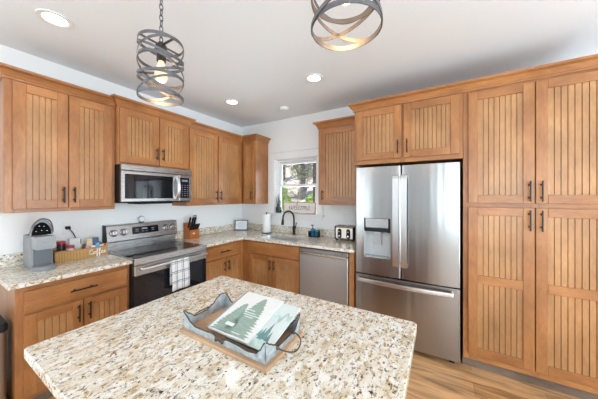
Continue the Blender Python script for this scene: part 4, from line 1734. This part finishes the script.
# outlet above the toaster
ol = empty('wall_outlet', (1.93, 0, 1.18), 'white double outlet plate on the wall above the toaster', 'outlet')
o = (1.93, 0, 1.18)
MB(BACK).box(1.855, 2.005, .0005, .006, 1.122, 1.238, .002).build('plate', WHITE_PLASTIC, ol, o)
for x in (1.893, 1.968):
    MB(BACK).box(x - .017, x + .017, .006, .0085, 1.148, 1.212, .001).build('receptacle', WHITE_PLASTIC, ol, o)

# trash can
tc_ = empty('trash_can', (.41, -2.836, 0), 'stainless steel trash can with black lid at the left edge, beside the base cabinet', 'trash can')
MB().prism(rrect(-.16, .145, -.13, .125, .025, 6), .02, .60, smooth=True).build('bin', steel('trash_can_steel', (.42, .40, .39), .3, 'z'), tc_)
MB().prism(rrect(-.165, .150, -.135, .13, .025, 6), .60, .655, bev=.008).build('lid', BLACK, tc_)
MB().prism(rrect(-.163, .148, -.133, .128, .025, 6), 0, .02).build('base', BLACK, tc_)

# ------------------------------------------------------------------ tray on the island
GALV = plain('galvanised_metal', (.47, .525, .555), .45, .55, bump=.2, bscale=45, var=.30)
RIMM = plain('rusty_rim', (.09, .075, .06), .5, .6, var=.3, bscale=60)
trY = empty('serving_tray', (2.27, -2.35, CT), 'scalloped galvanised metal tray with wooden base on the island', 'tray')
o = (2.27, -2.35, CT)
TX0, TX1, TYF, TYB = 2.058, 2.487, -2.466, -2.248
TWD = wood('tray_wood', 'x', (.42, .25, .14), (.55, .35, .21), (.62, .42, .27), .55, 0.0)
m = MB()
m.prism(rrect(TX0 - .016, TX1 + .016, TYF - .016, TYB + .016, .012, 3), CT, CT + .014, bev=.002)
m.build('wooden_base', TWD, trY, o)
zb = CT + .0145
T = .0025


def interp(tab, t):
    for (a, va), (b, vb) in zip(tab[:-1], tab[1:]):
        if t <= b:
            q = (t - a) / (b - a)
            q = q * q * (3 - 2 * q)
            return va + (vb - va) * q
    return tab[-1][1]


long_top = [(0, .073), (.04, .058), (.10, .036), (.175, .025), (.31, .026), (.41, .029), (.46, .018), (.49, .009), (.51, .009), (.54, .021), (.60, .028), (.69, .026), (.82, .020), (.91, .025), (.955, .043), (1, .073)]
end_top = [(0, .073), (.10, .052), (.24, .029), (.50, .030), (.67, .042), (.82, .064), (.93, .073), (1, .066)]
end_top_right = [(0, .073), (.10, .056), (.22, .040), (.33, .021), (.60, .022), (.85, .025), (.93, .050), (1, .073)]


def wall_strip(m, P, Q, tab, out, n=48, flare=.006):
    rows = []
    rim = []
    for i in range(n + 1):
        t = i / n
        h = interp(tab, t)
        x = P[0] + (Q[0] - P[0]) * t
        y = P[1] + (Q[1] - P[1]) * t
        f = flare * (h / .08)
        bx, by = out
        rows.append([(x, y, zb), (x + bx * f, y + by * f, zb + h), (x + bx * (f - T), y + by * (f - T), zb + h), (x - bx * T, y - by * T, zb), (x, y, zb)])
        rim.append((x + bx * (f - T / 2), y + by * (f - T / 2), zb + h))
    m.strip(rows, 0, True)
    return rim


m = MB()
rf = wall_strip(m, (TX0, TYF), (TX1, TYF), long_top, (0, -1))
rb = wall_strip(m, (TX0, TYB), (TX1, TYB), long_top, (0, 1))
rl = wall_strip(m, (TX0, TYF), (TX0, TYB), end_top, (-1, 0), 30)
rr = wall_strip(m, (TX1, TYF), (TX1, TYB), end_top_right, (1, 0), 30)
m.build('metal_wall', GALV, trY, o)
m = MB()
for p in (rf, rb, rl, rr):
    m.tube(p, .0026, 6)
for sx in (-1, 1):      # the two scroll curls in the middle of the front
    pts = []
    for i in range(22):
        a = i / 21 * 2.6 * PI
        r = .011 * (1 - i / 26)
        pts.append((2.2725 + sx * (.015 - r * math.cos(a) * .9), TYF - .005, zb + .015 + r * math.sin(a)))
    m.tube(pts, .0024, 6)
m.build('wire_rim', RIMM, trY, o)
for X, s in ((TX1 + .004, 1), (TX0 - .004, -1)):
    m = MB()
    m.tube(smooth_path([(X, -2.402, zb + .022), (X + s * .022, -2.40, zb + .018), (X + s * .048, -2.375, zb + .008), (X + s * .052, -2.345, zb + .008), (X + s * .040, -2.31, zb + .014), (X + s * .016, -2.297, zb + .022), (X, -2.296, zb + .024)], 6), .0025, 8)
    for y in (-2.402, -2.296):
        m.lathe([(.007, X - s * .002), (.007, X + s * .003), (.003, X + s * .006)], (y, zb + .023), 10, axis='a')
    m.build('handle', RIMM, trY, o)

# booklets leaning on the tray's back wall
NX, NZ = 0.0, 0.0


def slab(yf, zf, yb, zb_):
    d = Vector((0, yb - yf, zb_ - zf))
    L = d.length
    d.normalize()
    nrm = Vector((1, 0, 0)).cross(d)
    return d, nrm, L


SAGE = plain('sage_green_print', (.27, .36, .31), .55, var=.12, bscale=90)
PAPER = plain('white_cover', (.74, .74, .72), .45, var=.01)
SPINE = plain('grey_spine', (.30, .32, .32), .5)

yf, zf, yb2, zb2 = -2.438, .9395, -2.203, 1.0015
d, nrm, L_ = slab(yf, zf, yb2, zb2)
B1X0, B1X1 = 2.170, 2.382


def onb(x, s, h, base=(0, yf, zf)):
    p = Vector((x, 0, 0)) + Vector(base) + d * s + nrm * h
    return (p.x, p.y, p.z)


bk1 = empty('booklet', (2.276, -2.32, .96), 'white booklet with a green pine tree cover, lying on top in the metal tray', 'booklet', 'booklets in the tray')
o = (2.276, -2.32, .96)
f1 = lambda x, s, h: onb(x, s, h)
MB(f1).box(B1X0, B1X1, 0, L_, .0105, .0145).build('cover', PAPER, bk1, o)
MB(f1).box(B1X0 + .002, B1X1 - .001, .001, L_ - .001, .006, .0104).build('pages', plain('page_edges', (.70, .69, .66), .7), bk1, o)
MB(f1).box(B1X0 - .004, B1X0 + .006, 0, L_, .006, .0150).build('spine', SPINE, bk1, o)


def pine(m, f, x, base, top, halfw, tiers, h, tz=.0003, jag=.3, pw=.85):
    """stepped conifer outline, as a thin printed shape"""
    rng = random.Random(int(x * 1e4))
    left, right = [], []
    for i in range(tiers):
        t = i / tiers
        s = base + (top - base) * t
        w = halfw * (1 - t) ** pw
        ln = (top - base) / tiers
        left.append((x - w * rng.uniform(1 - jag * .4, 1.05), s - ln * .25 * rng.random()))
        left.append((x - w * rng.uniform(.55, .75), s + ln * .55))
        right.append((x + w * rng.uniform(1 - jag * .4, 1.05), s - ln * .25 * rng.random()))
        right.append((x + w * rng.uniform(.55, .75), s + ln * .55))
    spine = [(x, s) for s in [p[1] for p in left]]
    rows = []
    for (lx, ls), (rx, rs_) in zip(left, right):
        rows.append([f(lx, ls, h), f(rx, rs_, h)])
    rows.append([f(x - .0005, top, h), f(x + .0005, top, h)])
    m.strip(rows, 0, False)


m = MB()
pine(m, f1, 2.300, .008, .226, .078, 17, .01475, pw=.62)
pine(m, f1, 2.236, .008, .172, .062, 12, .01475, pw=.6)
pt_ = m.build('tree_print', SAGE, bk1, o, recalc=False)
TITLE = plain('pale_title_print', (.72, .77, .73), .5)
for (x, s, w, h) in ((2.292, .128, .05, .0036), (2.298, .117, .07, .0036), (2.287, .143, .035, .0036), (2.30, .106, .04, .0036), (2.308, .0195, .044, .003), (2.25, .048, .044, .016)):
    MB(f1).box(x - w / 2, x + w / 2, s - h / 2, s + h / 2, .0148, .0150).build('title_line' if h < .01 else 'title_block', TITLE, bk1, o)

bk2 = empty('booklet', (2.38, -2.32, .955), 'pale booklet with misty green mountain forest cover, half under the pine tree booklet', 'booklet', 'booklets in the tray')
o = (2.38, -2.32, .955)
B2X0, B2X1 = 2.272, 2.472
MB(f1).box(B2X0, B2X1, .002, L_ - .004, .0015, .0055).build('cover', plain('misty_cover', (.62, .68, .67), .45, var=.04, bscale=14), bk2, o)
MB(f1).box(B2X0, B2X1 - .004, .000, L_ - .006, -.0025, .0014).build('back_cover', plain('dark_back_cover', (.05, .05, .052), .5), bk2, o)
TEAL = plain('teal_print', (.14, .27, .27), .55, var=.25, bscale=60)
MIST = plain('pale_teal_print', (.46, .60, .57), .55, var=.3, bscale=25)
m = MB()
# printed ridge line and misty foreground
ridge = [(2.386, .178), (2.396, .196), (2.405, .186), (2.414, .172), (2.423, .164), (2.432, .182), (2.441, .198), (2.448, .186), (2.457, .176), (2.467, .190)]
rows = [[f1(x, s, .0057), f1(x, s - .03 - .02 * math.sin(x * 200), .0057)] for x, s in ridge]
m.strip(rows, 0, False)
low = [(2.386, .075), (2.40, .09), (2.415, .06), (2.43, .045), (2.45, .035), (2.467, .02)]
rows = [[f1(x, s, .0057), f1(x, .004, .0057)] for x, s in low]
m.strip(rows, 0, False)
m.build('mountain_print', MIST, bk2, o, recalc=False)
m = MB()
for (x, s0, s1, w) in ((2.418, .045, .125, .016), (2.402, .04, .095, .012), (2.436, .04, .085, .012), (2.39, .05, .085, .009)):
    pine(m, f1, x, s0, s1, w, 7, .0059)
m.build('forest_print', TEAL, bk2, o, recalc=False)
